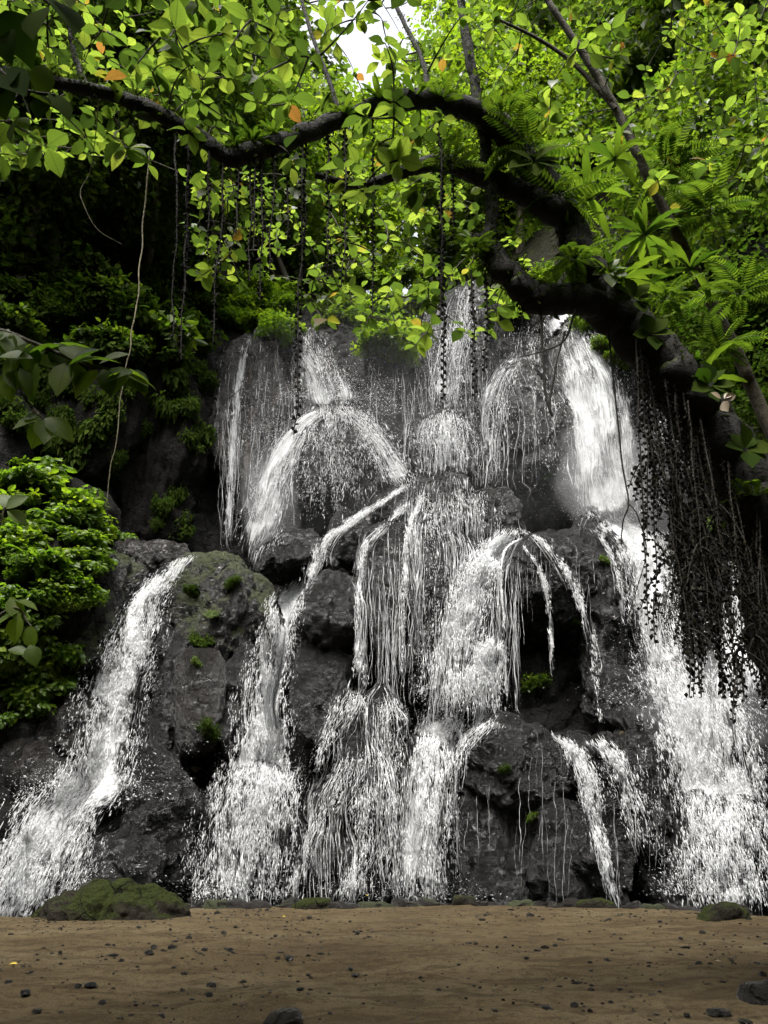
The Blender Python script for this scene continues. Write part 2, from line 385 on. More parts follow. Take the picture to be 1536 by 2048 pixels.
tag(link('cliff', mk_mesh('cliff', cliffV, cliffF, M['cliff'])), 'dark wet rock amphitheatre behind the waterfalls', kind='structure')
xs2 = np.arange(-60, 60.01, 0.7); zs2 = np.arange(-2, 62, 0.6)
X, Z = np.meshgrid(xs2, zs2); Y2 = cliff_y(X, Z) + 0.7; Y2 = Y2 - 1.2 * fbm(np.stack([X, Y2, Z], -1) * 0.25, 5, 4)
hillV = np.stack([X, Y2, Z], -1).reshape(-1, 3)
tag(link('hillside', mk_mesh('hillside', hillV, grid_faces(len(zs2), len(xs2)), M['soil_green'])), 'overgrown jungle slope rising above the falls', kind='structure')

th = np.radians(np.linspace(150, 390, 140)); zr = np.linspace(-1.5, 34, 60)
TH, ZR = np.meshgrid(th, zr); RR = 15.5 + ZR * .42 + 1.5 * fbm(np.stack([np.cos(TH) * 4, np.sin(TH) * 4, ZR * .2], -1), 8, 4)
gv = np.stack([RR * np.cos(TH) * 1.05, 3 + RR * np.sin(TH), ZR], -1)
tag(link('hillside', mk_mesh('hillside', gv.reshape(-1, 3), grid_faces(60, 140), M['soil_green'])), 'unseen overgrown gorge side added around and behind the terrace to block low sky light', kind='structure')  # unseen slope added to cut low light from behind and beside the camera
# ------------------------------------------------------------------ boulders
bvV, bvF, bvo = [cliffV], [np.concatenate([cliffF[:, [0, 1, 2]], cliffF[:, [0, 2, 3]]])], len(cliffV)
def rock_shape(C, R, seed, sub=5, p=2.6, cuts=7, low=0.3, mid=0.11, fine=0.045, flute=0.0, yaw=0.0):
    n, F = ico(sub); r = np.random.default_rng(seed)
    rad = (np.abs(n) ** p).sum(1) ** (-1 / p)
    for _ in range(cuts):
        m = unit(r.normal(size=3) * np.array([1, 1, 0.8])); d = r.uniform(0.72, 0.98); q = n @ m
        lim = np.where(q > 0.15, d / np.maximum(q, 0.15), 9); rad = -np.log(np.exp(-14 * rad) + np.exp(-14 * lim)) / 14
    V = n * rad[:, None] * np.asarray(R)
    s = min(R) ** 0.5; W = V + np.asarray(C)
    d = low * s * fbm(W * 0.75 / s, seed, 3) + 0.5 * mid * fbm(W * 2.1, seed + 5, 4, True) + fine * fbm(W * 9, seed + 9, 3) + 2.6 * mid * knobs(W * np.array([1.15, 1.15, 0.85]) / max(s, .7), 77) + 0.9 * mid * knobs(W * 3.3, 78)
    if flute: d = d + flute * fbm(W * np.array([3.2, 3.2, 0.18]), seed + 11, 3, True)
    nn = unit(n / np.asarray(R)); V = V + nn * d[:, None]
    c, s_ = math.cos(yaw), math.sin(yaw); V = np.stack([V[:, 0] * c - V[:, 1] * s_, V[:, 0] * s_ + V[:, 1] * c, V[:, 2]], 1)
    return V, F
def boulder(label, cx, cy, hw, hh, Y, mat='rock', dep=0.9, seed=None, name='boulder', cat='boulder', bvh=True, **kw):
    """hw, hh: half size in photo pixels; Y: distance of its front face"""
    global bvo
    s = mpp(cy, Y); rx = hw * s; rz = hh * s * 1.04; ry = max(dep * min(rx, rz * 1.3), 0.15)
    C = at(cx, cy, Y + ry); seed = seed or int(cx * 7 + cy * 13)
    V, F = rock_shape(C, (rx, ry, rz), seed, **kw)
    o = link(name, mk_mesh(name, V, F, M[mat])); o.location = C
    tag(o, label, cat)
    if bvh: bvV.append(V + C); bvF.append(F + bvo); bvo += len(V)
    return o
BT = dict(flute=0.12)
boulder('big dark boulder between the left cascade and the middle cascade, low down', 315, 1640, 128, 150, 16.6, sub=6, cuts=9)
boulder('lower shoulder of dark rock behind the moss-covered rock by the sand', 280, 1730, 120, 90, 16.3, cuts=8)
boulder('dark rock at the left frame edge below the leafy bank', 40, 1570, 90, 95, 16.6, 'rock_brown')
boulder('dark rock leaning on the left cascade under the creeper leaves', 155, 1480, 85, 100, 16.9, 'rock_brown')
boulder('dark rock at the foot of the leafy left bank', 90, 1700, 130, 90, 17.0)
boulder('smooth brown rock standing above the big low boulder, hollow underneath', 395, 1400, 62, 105, 17.0, 'rock_brown', p=3, cuts=4, low=0.1, mid=0.03)
boulder('broad mossy rock with small plants between left and middle cascades', 440, 1240, 125, 150, 17.4, 'rock_moss', sub=6, cuts=8)
boulder('sloping rock shelf right of the left cascade below the mossy rock', 330, 1330, 55, 200, 17.5, p=2.8)
boulder('narrow wet rock directly left of the middle cascade', 478, 1400, 40, 120, 17.3)
boulder('mossy brown rock slope left of the left cascade', 195, 1235, 115, 145, 17.0, 'rock_moss', sub=6)
boulder('flat rock ledge above the head of the left cascade', 300, 1125, 80, 40, 18.0, 'rock_brown')
boulder('smooth grey rock right of the middle cascade', 648, 1372, 62, 112, 17.75, cuts=4, mid=0.04)
boulder('dark block of rock above the smooth grey rock', 668, 1220, 82, 90, 17.7)
boulder('low rock in front of the foot of the upper left falls', 590, 1110, 95, 55, 19.0, cuts=8)
boulder('low ledge with a streamlet running left over it', 740, 1085, 75, 70, 19.2)
boulder('small smooth knob topping the central rock dome', 828, 985, 36, 36, 19.0, mid=0.04)
boulder('rounded rock forming the head of the central rock dome', 893, 1020, 72, 62, 18.7, mid=0.06)
boulder('streaming shoulder at the right of the central rock dome', 975, 1045, 70, 75, 18.9)
boulder('left flank of the central rock dome', 800, 1050, 60, 70, 18.9)
boulder('tall streaked rock face in the centre below the dome', 820, 1215, 125, 185, 18.0, sub=6, p=3, **BT)
boulder('wet rock face under the main central cascade', 935, 1250, 90, 180, 18.2, p=3, **BT)
boulder('largest boulder, right of centre, overhanging a black hollow', 1110, 1155, 125, 118, 17.7, sub=6, cuts=9)
boulder('right flank of the overhanging boulder beside the big right-hand fall', 1195, 1150, 70, 130, 18.1, cuts=8)
boulder('dark rock column between black hollow and right cascade', 1212, 1320, 55, 170, 18.4)
boulder('jagged dark rock at the right rim of the black hollow', 1230, 1405, 58, 70, 17.9, cuts=10)
boulder('pointed rock pillar beside the lower right cascade', 1292, 1560, 58, 150, 17.2, sub=6)
boulder('rounded boulder under the central cascade, bulging over dark rock', 1010, 1530, 115, 95, 17.0, sub=6, cuts=5)
boulder('dark recessed wall below the rounded boulder', 985, 1720, 110, 150, 17.5, **BT)
boulder('dark knobbly wall behind the lower right trickle', 1150, 1690, 120, 150, 17.2, sub=6)
boulder('rock ledge feeding the lower right trickle', 1165, 1520, 100, 55, 17.3)
boulder('round knob of rock low behind the right trickle', 1170, 1690, 60, 75, 16.9)
boulder('knobbly rock under thin rivulets, upper one', 735, 1455, 95, 70, 17.4, cuts=9, mid=0.14)
boulder('knobbly rock under thin rivulets, lower one', 710, 1600, 95, 100, 17.1, cuts=9, mid=0.14)
boulder('knobbly rock at the foot of the rivulets behind the stone rim', 700, 1740, 105, 80, 16.9, cuts=9, mid=0.14)
boulder('wet rock face behind the lower central cascade', 845, 1660, 75, 180, 17.3, **BT)
boulder('wet rock slope under the lower middle cascade', 500, 1690, 105, 150, 17.1, **BT)
boulder('small pale wet stone awash at the foot of the middle cascade', 432, 1800, 50, 34, 15.95, 'rock_brown', mid=0.03, sub=4)
boulder('rock slab behind the spreading right cascade', 1420, 1480, 130, 150, 17.6, **BT)
boulder('lower rock slab behind the spreading right cascade', 1420, 1720, 130, 150, 17.0, **BT)
boulder('dark wet fluted rock wall left of the upper falls', 505, 880, 85, 235, 21.8, 'rock_flute', sub=6, p=3.2, cuts=3, mid=.04, flute=0.5)
boulder('fluted rock wall behind the left upper fall', 600, 860, 70, 220, 22.2, 'rock_flute', p=3.2, cuts=3, mid=.04, sub=6, flute=0.5)
boulder('dome of rock with water spraying over its top', 668, 950, 112, 145, 20.8, sub=6, cuts=4, p=2.4)
boulder('veiled round rock below the upper middle fall', 893, 905, 72, 85, 21.0, cuts=4, p=2.3)
boulder('big knobbly boulder standing between the upper middle and right falls', 1035, 855, 78, 132, 20.9, sub=6, cuts=5, mid=0.12)
boulder('narrow dark rock wedged beside the upper right fall', 1098, 890, 45, 110, 21.6)
boulder('dark rock wall between the two upper falls', 790, 820, 70, 160, 22.9, 'cliff', mid=.16)
boulder('rock face behind the upper middle fall', 930, 700, 90, 140, 23.0, p=3, **BT)
boulder('rock face behind the upper right fall', 1190, 830, 110, 220, 22.9, p=3, **BT)
boulder('dark rock wall behind the curtain of hanging vines', 1390, 900, 100, 260, 21.5, sub=5, **BT)
boulder('leaning rock bank under the broad leafy left bank', 60, 1250, 120, 220, 16.2, 'shade_dark_wall')
boulder('earth bank covered with bushes at the left', 90, 1080, 160, 130, 16.6, 'shade_dark_wall')
boulder('dark creeper-hung rock buttress left of the fluted wall', 330, 850, 95, 300, 20.6, 'shade_dark_wall', p=3, flute=0.25, sub=6)
boulder('deeply shaded rock wall behind the leafy left bank', 170, 800, 150, 300, 19.3, 'shade_dark_wall', p=3, flute=0.25, sub=6)

bvh = BVHTree.FromPolygons(np.concatenate(bvV).tolist(), np.concatenate(bvF).tolist())
GX = np.arange(-80, 1640, 5); GY = np.arange(440, 1900, 5)
DG = np.full((len(GY), len(GX)), 30.0)
for j, py in enumerate(GY):
    for i, px in enumerate(GX):
        dx, dy, dz = ray(px, py)
        h = bvh.ray_cast((0, 0, CAM_H), Vector((float(dx), float(dy), float(dz))))
        if h[0] is not None: DG[j, i] = h[0].y
def smooth_grid(D, n):
    for _ in range(n):
        P_ = np.pad(D, 1, mode='edge'); D = (P_[:-2, 1:-1] + P_[2:, 1:-1] + P_[1:-1, :-2] + P_[1:-1, 2:] + 2 * D) / 6
    return D
DGS = smooth_grid(DG, 4); DGB = smooth_grid(DG, 60)
PROUD = np.clip(DGB - DGS, -1, 1)                 # how far the rock stands out from its surroundings
_W = at(*np.meshgrid(GX.astype(float), GY.astype(float)), smooth_grid(DG, 8)); _n = unit(np.cross(np.gradient(_W, axis=1), np.gradient(_W, axis=0)))
_n = np.where(_n[..., 1:2] > 0, -_n, _n)
DRIFT = np.clip(np.where(_n[..., 2] > 0.05, _n[..., 0] * _n[..., 2] / (1.05 - _n[..., 2] ** 2), 0), -1.6, 1.6)   # sideways run of water per unit drop
def depth(px, py, G=None):
    G = DG if G is None else G
    fx = np.clip((px - GX[0]) / 5, 0, len(GX) - 1.001); fy = np.clip((py - GY[0]) / 5, 0, len(GY) - 1.001)
    i = fx.astype(int); j = fy.astype(int); a = fx - i; b = fy - j
    return (G[j, i] * (1 - a) + G[j, i + 1] * a) * (1 - b) + (G[j + 1, i] * (1 - a) + G[j + 1, i + 1] * a) * b

# ------------------------------------------------------------------ water
def mono(Yd): return np.minimum.accumulate(Yd, axis=-1)
def n1d(t, seed, ids):
    return noise(np.stack([t + 0 * ids, ids * 7.31 + 0 * t, np.full_like(t + 0 * ids, seed * 1.7)], -1), seed)
def stream(label, path, mat='sheet', drops=0, strands=0, off=0.07, bulge=0.12, spread=1.15, long=1.0, sheet=True, seed=0, layers=1, fall=0.0, wob=1.0, rad=1.0):
    """path rows: px, py, half width px, density. Water lies on the rock it crosses and never falls backwards."""
    path = np.asarray(path, float); L = np.abs(np.diff(path[:, :2], axis=0)).sum(); K = int(max(12, L / 6))
    C = spline(path, K); T = np.gradient(C[:, :2], axis=0); T = T / np.linalg.norm(T, axis=1, keepdims=True)
    Nn = np.stack([T[:, 1], -T[:, 0]], 1); Nn[:, 1] *= 0.35
    root = None; SD = None
    def place(v, u, o, G=DGS):          # v 0..1 rows (S,K), u (S,K)
        f = v * (K - 1); i = np.clip(f.astype(int), 0, K - 2); a = f - i
        c = C[i] * (1 - a)[..., None] + C[i + 1] * a[..., None]; nn = Nn[i]
        px = c[..., 0] + nn[..., 0] * c[..., 2] * u; py = c[..., 1] + nn[..., 1] * c[..., 2] * u
        return px, py, np.minimum(depth(px, py, G), depth(px, py) + .05) - o
    if sheet:
        for ly in range(layers):
            W = int(np.clip(C[:, 2].max() / 4, 6, 40)); u = np.linspace(-1, 1, W)[:, None] + 0 * C[:, 0][None]
            v = np.linspace(0, 1, K)[None] + 0 * u
            wv = 0.12 * n1d(v * L / 60, seed + 3, u * 0.9)
            px, py, Yd = place(v, u * (1 + 0.1 * ly) + wv, off + bulge * (1 - u ** 2) * (1 - .45 * ly) - ly * 0.02)
            Yd = mono(Yd)
            if ly == 0: SD = Yd
            V = at(px, py, Yd); V = V.transpose(1, 0, 2)                 # K, W
            lump = fbm(V * np.array([3.5, 3.5, 1.8]), seed + 31 + ly, 4); V = V + np.array([0, -0.12, 0.0]) * lump[..., None]
            seg = np.linalg.norm(np.diff(V, axis=0), axis=-1); vm = np.vstack([np.zeros((1, W)), np.cumsum(np.minimum(seg, 0.4), 0)])
            wm = np.array([mpp(q[1], 19) for q in C]) * C[:, 2]
            um = (np.linspace(-1, 1, W)[None] * wm[:, None]) + seed * 3.7 + ly * 11
            ends = np.clip(np.minimum(np.arange(K) * 6 / 45.0, (K - 1 - np.arange(K)) * 6 / 40.0), 0, 1)
            jump = np.abs(np.diff(V[..., 1], axis=0, append=V[-1:, :, 1])) > 0.22; jump[1:] |= jump[:-1]
            cj = 40 * noise(np.stack([np.arange(W) * .45, np.full(W, seed * 1.3), np.zeros(W)], -1), seed + 71)[None]
            ends = np.clip(np.minimum((np.arange(K) * 6)[:, None] / 45 + np.minimum(cj, 0) / 45, ((K - 1 - np.arange(K)) * 6)[:, None] / 40 + np.minimum(-cj, 0) / 40), 0, 1)
            ed = ((1 - np.abs(np.linspace(-1, 1, W)))[None] * ends + 0 * um) * ~jump
            de = np.repeat(C[:, 3:4], W, 1) * (1 if ly == 0 else 0.8) * (1 - np.clip(depth(px, py, PROUD) / 0.35, -.5, .45)).T * (1 + .35 * noise(np.stack([px / 45, py / 70, 0 * px], -1), seed + 60).T)
            me = mk_mesh('waterfall', V.reshape(-1, 3), grid_faces(K, W), M[mat], attrs={'edge': ed.ravel(), 'dens': de.ravel()},
                         uv=np.stack([um, vm + seed], -1).reshape(-1, 2))
            o = link('waterfall' if ly == 0 else 'water_layer', me, root)
            if ly == 0: root = o; tag(o, label, kind='structure')
    tp = np.clip(np.minimum(np.arange(K) * 6 / 30.0, (K - 1 - np.arange(K)) * 6 / 40.0), .12, 1); wts = C[:, 2] * (0.15 + C[:, 3]) * tp; cdf = np.cumsum(wts); cdf /= cdf[-1]
    parts = []
    if drops:
        drops = int(drops * (.75 if mat == 'veil' else 1.6))
        v = np.interp(rng.random(drops), cdf, np.linspace(0, 1, K)); u = (rng.random(drops) + rng.random(drops) - 1) * 1.1 * spread
        # clumps: keep drops where a flow-aligned noise is high
        px, py, Yd = place(v, u, off + rng.random(drops) ** 2 * (bulge + 0.25) + 0.03)
        if SD is not None:
            wi = np.clip((u * .5 + .5) * (SD.shape[0] - 1), 0, SD.shape[0] - 1).astype(int); Yd = np.where(np.abs(u) < 1, np.minimum(Yd, SD[wi, np.clip((v * (K - 1)).astype(int), 0, K - 1)] - rng.random(drops) * .18 + .04), Yd)
        keep = noise(np.stack([px / 14, py / 40, 0 * px], -1), seed + 40) + 0.6 * noise(np.stack([px / 5, py / 14, 0 * px], -1), seed + 41) > rng.normal(-0.15, 0.35, drops) + .25 * (np.abs(u) - .45)
        v, u, px, py, Yd = v[keep], u[keep], px[keep], py[keep], Yd[keep]; n = len(v)
        P = at(px, py, Yd); ii = np.clip((v * (K - 1)).astype(int), 0, K - 1)
        d = np.stack([T[ii, 0] * 0.55 + rng.normal(0, 0.13, n), -0.25 + rng.normal(0, 0.1, n), -np.abs(T[ii, 1]) - 0.25], -1)
        r = rng.lognormal(0, 0.45, n) * 0.0052 * rad * np.where(np.abs(u) > .75 * spread, .75, 1); ln = r * rng.uniform(2, 9, n) * long
        parts.append(bipyramids(P, unit(d) * ln[:, None], r))
    if strands:
        S = int(strands * (.6 if mat == 'veil' else 1.0)); kk = 12
        v0 = np.clip(np.interp(rng.random(S), cdf, np.linspace(0, 1, K)) - 0.03, 0, 1); u0 = (rng.random(S) + rng.random(S) - 1) * 0.9
        px0, py0, _ = place(v0, u0, 0); ln = rng.lognormal(0, .6, S) * 46 * (.6 + .5 * long); step = ln / kk; ids = np.arange(S) + .5
        pxs, pys = [px0], [py0]
        for k in range(kk - 1):
            q = np.clip(np.interp(pys[-1], C[:, 1], np.arange(K)), 0, K - 1).astype(int); tx = np.clip(T[q, 0] / np.maximum(np.abs(T[q, 1]), .35), -1.6, 1.6)
            sl = .75 * tx + .55 * depth(pxs[-1], pys[-1], DRIFT) + wob * .35 * n1d(pys[-1] / 11, seed + 7, ids)
            pxs.append(pxs[-1] + sl * step / np.sqrt(1 + sl ** 2 * .6)); pys.append(pys[-1] + step / np.sqrt(1 + sl ** 2 * .6))
        px = np.array(pxs).T; py = np.minimum(np.array(pys).T, 1890); v = np.linspace(0, 1, kk)[None] + 0 * px; ids = ids[:, None]
        Yd = mono(depth(px, py) - off * 0.5 - rng.random((S, 1)) * 0.08)
        ss = np.linspace(0, 1, kk)[None]; R = rng.lognormal(0, 0.45, (S, 1)) * 0.0045 * rad * np.sin(np.pi * np.clip(ss, 0.02, 0.98)) ** 0.6
        R = np.where((py < C[:, 1].max() + 6) & (np.abs(np.gradient(Yd, axis=1)) < .14), R, 0)
        R = R * np.clip(1 + 1.3 * n1d(py / 5, seed + 9, ids), .15, 2.2)
        parts.append(tubes(at(px, py, Yd), np.maximum(R, 0.0003)))
    if parts:
        V, F = cat_mesh(parts)
        nm = 'water_drops' if root is not None else 'waterfall'
        o = link(nm, mk_mesh(nm, V, F, M['white']), root)
        if root is None: root = o; tag(o, label, kind='structure')
        else: tag(o, kind='stuff')
    return root

stream('white cascade tumbling down the left side to the frame edge', [(385, 1108, 14, .7), (335, 1150, 30, .9), (292, 1205, 44, 1), (268, 1290, 62, .95), (232, 1370, 80, .85), (212, 1470, 80, .8), (185, 1560, 95, .95), (110, 1640, 125, .95), (55, 1740, 135, .9), (5, 1850, 130, .9)],
       'churn', 16000, 700, layers=2, seed=1, bulge=0.2)
stream('middle cascade fanning out over a rock slope to the sand', [(612, 1162, 24, .8), (575, 1200, 40, .9), (552, 1260, 44, .95), (540, 1330, 48, .9), (522, 1410, 56, .9), (530, 1480, 66, .95), (515, 1550, 88, .95), (505, 1620, 108, .75), (498, 1720, 118, .6), (492, 1808, 118, .5)],
       'churn', 16000, 700, layers=2, seed=2, bulge=0.15)
stream('thin streamlet running left from the dome into the middle cascade', [(815, 970, 9, .8), (760, 1005, 13, .85), (705, 1042, 17, .8), (655, 1075, 15, .7), (632, 1120, 20, .7), (612, 1170, 24, .9)], 'churn', 2600, 90, seed=3, bulge=0.08)
stream('very thin tall fall at the far left of the upper falls', [(500, 668, 10, .7), (482, 740, 13, .8), (470, 850, 12, .9), (462, 960, 11, 1), (452, 1110, 10, 1)], 'veil', 1200, 120, seed=4, bulge=0.05, wob=.5)
stream('glints of water trickling down the fluted wall', [(530, 680, 25, .4), (520, 800, 30, .4), (505, 950, 30, .3), (490, 1080, 25, .3)], 'veil', 200, 50, seed=5, bulge=0.03, rad=.7)
stream('upper left fall pouring behind the spray dome', [(600, 655, 24, .8), (628, 715, 46, .95), (655, 775, 64, 1.0), (668, 830, 84, .8)], 'veil', 5000, 150, seed=6, bulge=0.25, layers=2, spread=1.3)
stream('slanting white fall down the left side of the spray dome', [(660, 812, 22, .6), (612, 842, 34, .75), (578, 895, 48, 1.1), (550, 960, 54, 1.1), (530, 1025, 52, 1.1), (506, 1110, 46, 1.05)], 'veil', 8000, 260, seed=7, bulge=0.15, layers=2, spread=1.3)
stream('white fall curving down the right side of the spray dome', [(680, 815, 26, .5), (722, 845, 40, .6), (760, 885, 44, .6), (790, 935, 40, .65), (815, 985, 30, .6)], 'veil', 5500, 110, seed=8, bulge=0.12, spread=1.5)
stream('thin veil of drops over the face of the spray dome', [(668, 815, 40, .5), (670, 860, 90, .38), (670, 940, 105, .3), (668, 1060, 100, .2)], 'veil', 9000, 20, seed=9, bulge=0.06, spread=.95, long=1.3, rad=.8)
stream('upper middle fall dropping thinly from the cliff top', [(935, 555, 28, .7), (925, 640, 40, .75), (905, 720, 54, .75), (890, 822, 44, .8)], 'veil', 4500, 260, seed=10, bulge=0.1, layers=2)
stream('veil of water spreading over the round rock', [(890, 812, 28, .9), (892, 850, 62, .85), (895, 900, 78, .8), (897, 968, 82, .75)], 'veil', 4500, 240, seed=11, bulge=0.08)
stream('lacy streams over the left side of the knobbly upper boulder', [(1045, 708, 22, .6), (1005, 745, 40, .65), (985, 810, 44, .5), (985, 900, 40, .35), (980, 975, 40, .3)], 'veil', 3000, 260, seed=12, bulge=0.05, rad=.9)
stream('tall bright upper right fall, the widest one', [(1120, 610, 60, .9), (1150, 680, 78, 1), (1185, 760, 84, 1.1), (1200, 880, 84, 1.1), (1215, 970, 84, 1.1), (1225, 1050, 84, 1.05)], 'veil', 7000, 300, seed=13, bulge=0.25, layers=3, wob=.6)
stream('foaming right-hand chute between boulder and vine curtain', [(1215, 1040, 60, .8), (1270, 1080, 70, 1.0), (1300, 1140, 62, .9), (1308, 1230, 56, .6), (1330, 1320, 70, .55), (1370, 1400, 100, .8)], 'churn', 9000, 360, seed=14, bulge=0.2, layers=2)
stream('broad lower right cascade spreading to the frame edge', [(1385, 1370, 90, .9), (1405, 1450, 110, .95), (1425, 1550, 122, .8), (1450, 1680, 122, .7), (1465, 1830, 116, .7)], 'churn', 17000, 600, seed=15, bulge=0.2, layers=2)
stream('right-hand stream behind the vine tips at the frame edge', [(1480, 1120, 40, .8), (1500, 1200, 45, .8), (1490, 1300, 70, .8), (1460, 1380, 80, .8)], 'churn', 4500, 160, seed=16, bulge=0.15)
stream('main central cascade pouring left of the overhanging boulder', [(1030, 1055, 26, .8), (990, 1095, 40, .9), (955, 1150, 54, .85), (925, 1230, 58, .75), (905, 1320, 64, .7), (892, 1420, 70, .75)], 'sheet', 8000, 520, seed=17, bulge=0.1, layers=2)
stream('fan of drops spilling over the bulge in the central cascade', [(990, 1275, 22, .9), (975, 1310, 40, .8), (960, 1360, 60, .5), (955, 1435, 66, .4)], 'sheet', 4500, 200, seed=18, bulge=0.12)
stream('lower central cascade falling behind the stone rim', [(900, 1430, 60, .9), (868, 1490, 62, .9), (852, 1570, 66, .85), (845, 1660, 66, .85), (838, 1808, 68, .85)], 'sheet', 9000, 420, seed=19, bulge=0.15, layers=2)
stream('thin film flowing over the rounded boulder', [(985, 1440, 50, .5), (940, 1470, 30, .5), (912, 1540, 18, .4), (905, 1650, 14, .3)], 'veil', 1200, 70, seed=20, bulge=0.03)
stream('fringe of streams over the head of the central dome', [(905, 972, 70, .3), (905, 1020, 100, .3), (910, 1065, 115, .25)], 'sheet', 1100, 70, seed=21, bulge=0.04)
stream('left trickle of the central dome, falling in one line', [(815, 1005, 14, .8), (770, 1050, 14, .7), (728, 1100, 10, .8), (718, 1180, 8, .8), (714, 1280, 8, .6), (722, 1370, 22, .5)], 'sheet', 1300, 40, seed=22, bulge=0.03)
stream('middle trickle of the central dome, falling straight', [(850, 985, 10, .7), (822, 1040, 9, .7), (812, 1100, 7, .8), (808, 1200, 6, .8), (804, 1375, 5, .8)], 'sheet', 700, 26, seed=23, bulge=0.03)
stream('broken trickles on the streaked central rock face', [(860, 1010, 60, .4), (865, 1100, 75, .4), (850, 1200, 80, .25), (830, 1330, 90, .15)], 'veil', 2200, 60, seed=24, bulge=0.03, rad=.8)
stream('streamlet over the top of the overhanging boulder, dripping beyond its lip', [(1040, 1060, 14, .8), (1085, 1085, 12, .8), (1125, 1130, 11, .9), (1148, 1170, 12, .9), (1168, 1225, 13, .7), (1185, 1290, 12, .6), (1194, 1380, 8, .5), (1205, 1460, 8, .4)], 'sheet', 1300, 34, seed=25, bulge=0.03)
stream('thin drip line left of the boulder lip', [(1045, 1090, 5, .6), (1075, 1130, 7, .8), (1092, 1180, 7, .9), (1100, 1250, 6, .7), (1106, 1340, 5, .5)], 'sheet', 450, 14, seed=26, bulge=0.02)
stream('fine thread of water bordering the main cascade', [(1045, 1075, 4, .8), (1010, 1100, 4, .9), (1002, 1160, 4, .9), (1008, 1250, 4, .9), (1014, 1420, 4, .8)], 'sheet', 350, 16, seed=27, bulge=0.02)
stream('thread of water on the right flank of the overhanging boulder', [(1195, 1065, 5, .7), (1222, 1105, 6, .8), (1238, 1160, 7, .8), (1245, 1220, 8, .6)], 'sheet', 300, 12, seed=28, bulge=0.02)
stream('lower right trickle sliding over dark knobbly rock', [(1105, 1470, 12, .8), (1150, 1505, 28, .8), (1178, 1570, 26, .75), (1192, 1660, 24, .6), (1212, 1730, 18, .6), (1236, 1808, 14, .6)], 'sheet', 2600, 160, seed=29, bulge=0.05)
stream('scattered splashes right of the lower right trickle', [(1190, 1480, 26, .6), (1232, 1520, 34, .5), (1262, 1600, 36, .3), (1285, 1700, 30, .2)], 'sheet', 1800, 60, seed=30, bulge=0.05)
for k, pth in enumerate([[(790, 1400, 40, .5), (770, 1450, 40, .5), (780, 1520, 30, .4), (770, 1620, 40, .4), (750, 1790, 60, .5)],
                         [(715, 1370, 24, .6), (690, 1420, 40, .5), (650, 1480, 20, .5), (630, 1550, 16, .5)],
                         [(720, 1500, 50, .55), (690, 1560, 40, .5), (640, 1640, 26, .55), (600, 1730, 18, .6), (585, 1800, 20, .6)],
                         [(730, 1560, 40, .5), (725, 1640, 30, .5), (712, 1740, 26, .55), (690, 1800, 46, .7)]]):
    stream(['lacy rivulets on the knobbly rocks beside the lower central cascade', 'rivulets forking over the upper knobbly rock', 'rivulet slanting down to the right edge of the middle cascade', 'rivulets reaching the foot of the lower knobbly rock'][k],
           [(a, b, c, d * .6) for a, b, c, d in pth], 'sheet', 1100, 60, seed=33 + k, bulge=0.02, wob=2.2, rad=.9)
def threads(label, spots, n, rad, seed):
    """fine threads of water running down whole rock faces, turned aside by the rock"""
    r = np.random.default_rng(seed); kk = 20; P_, R_ = [], []
    for x0, x1, y0, y1, share, lo, hi in spots:
        m = int(n * share); px = r.uniform(x0, x1, m); py = r.uniform(y0, y1, m); ch = noise(np.stack([px / 22, py / 160, 0 * px], -1), seed + 3); k = ch > r.normal(0, .3, m); px, py = px[k], py[k]; m = len(px)
        st = r.uniform(lo, hi, m) / kk; xs_, ys_ = [px], [py]; ids = np.arange(m) + .5
        for i in range(kk - 1):
            sl = .8 * depth(xs_[-1], ys_[-1], DRIFT) + .3 * n1d(ys_[-1] / 14, seed, ids); q = np.sqrt(1 + sl ** 2); xs_.append(xs_[-1] + sl * st / q); ys_.append(np.minimum(ys_[-1] + st / q, 1890))
        px, py = np.array(xs_).T, np.array(ys_).T; Yd = mono(depth(px, py) - .03 - r.random((m, 1)) * .05); ss = np.linspace(0, 1, kk)[None]
        R = r.lognormal(0, .5, (m, 1)) * rad * np.sin(np.pi * np.clip(ss, .02, .98)) ** .5 * np.clip(1 + 1.4 * n1d(py / 6, seed + 9, ids[:, None]), .1, 2.4) * (np.abs(np.gradient(Yd, axis=1)) < .14)
        P_.append(at(px, py, Yd)); R_.append(np.maximum(R, .0003))
    V, F = tubes(np.concatenate(P_), np.concatenate(R_)); o = link('waterfall', mk_mesh('waterfall', V, F, M['white'])); tag(o, label, kind='structure')
stream('broad faint curtain on the back wall between the upper falls', [(860, 600, 60, .35), (880, 680, 110, .35), (900, 780, 130, .3), (930, 900, 140, .25)], 'veil', 3500, 40, seed=51, bulge=.05)
stream('wide thin apron of water left of the widest fall', [(1060, 640, 50, .45), (1050, 720, 60, .45), (1090, 820, 60, .3), (1110, 960, 50, .3)], 'veil', 2500, 30, seed=52, bulge=.05)
threads('fine trickles all over the central rock dome and face', [(770, 1040, 965, 1080, .3, 60, 220), (700, 1040, 1050, 1250, .35, 80, 260), (690, 1030, 1200, 1380, .2, 60, 180), (620, 820, 1380, 1700, .4, 60, 180)], 1200, .0036, 91)
threads('fine trickles over the lower dark rocks', [(900, 1230, 1440, 1640, .4, 70, 240), (1020, 1240, 1070, 1160, .2, 50, 140), (600, 900, 1560, 1760, .3, 60, 160), (1250, 1340, 1430, 1650, .1, 60, 160)], 170, .0024, 92)
threads('fine trickles on the upper rock walls', [(440, 600, 680, 900, .2, 100, 300), (740, 1120, 640, 860, .5, 80, 240)], 420, .0038, 93)
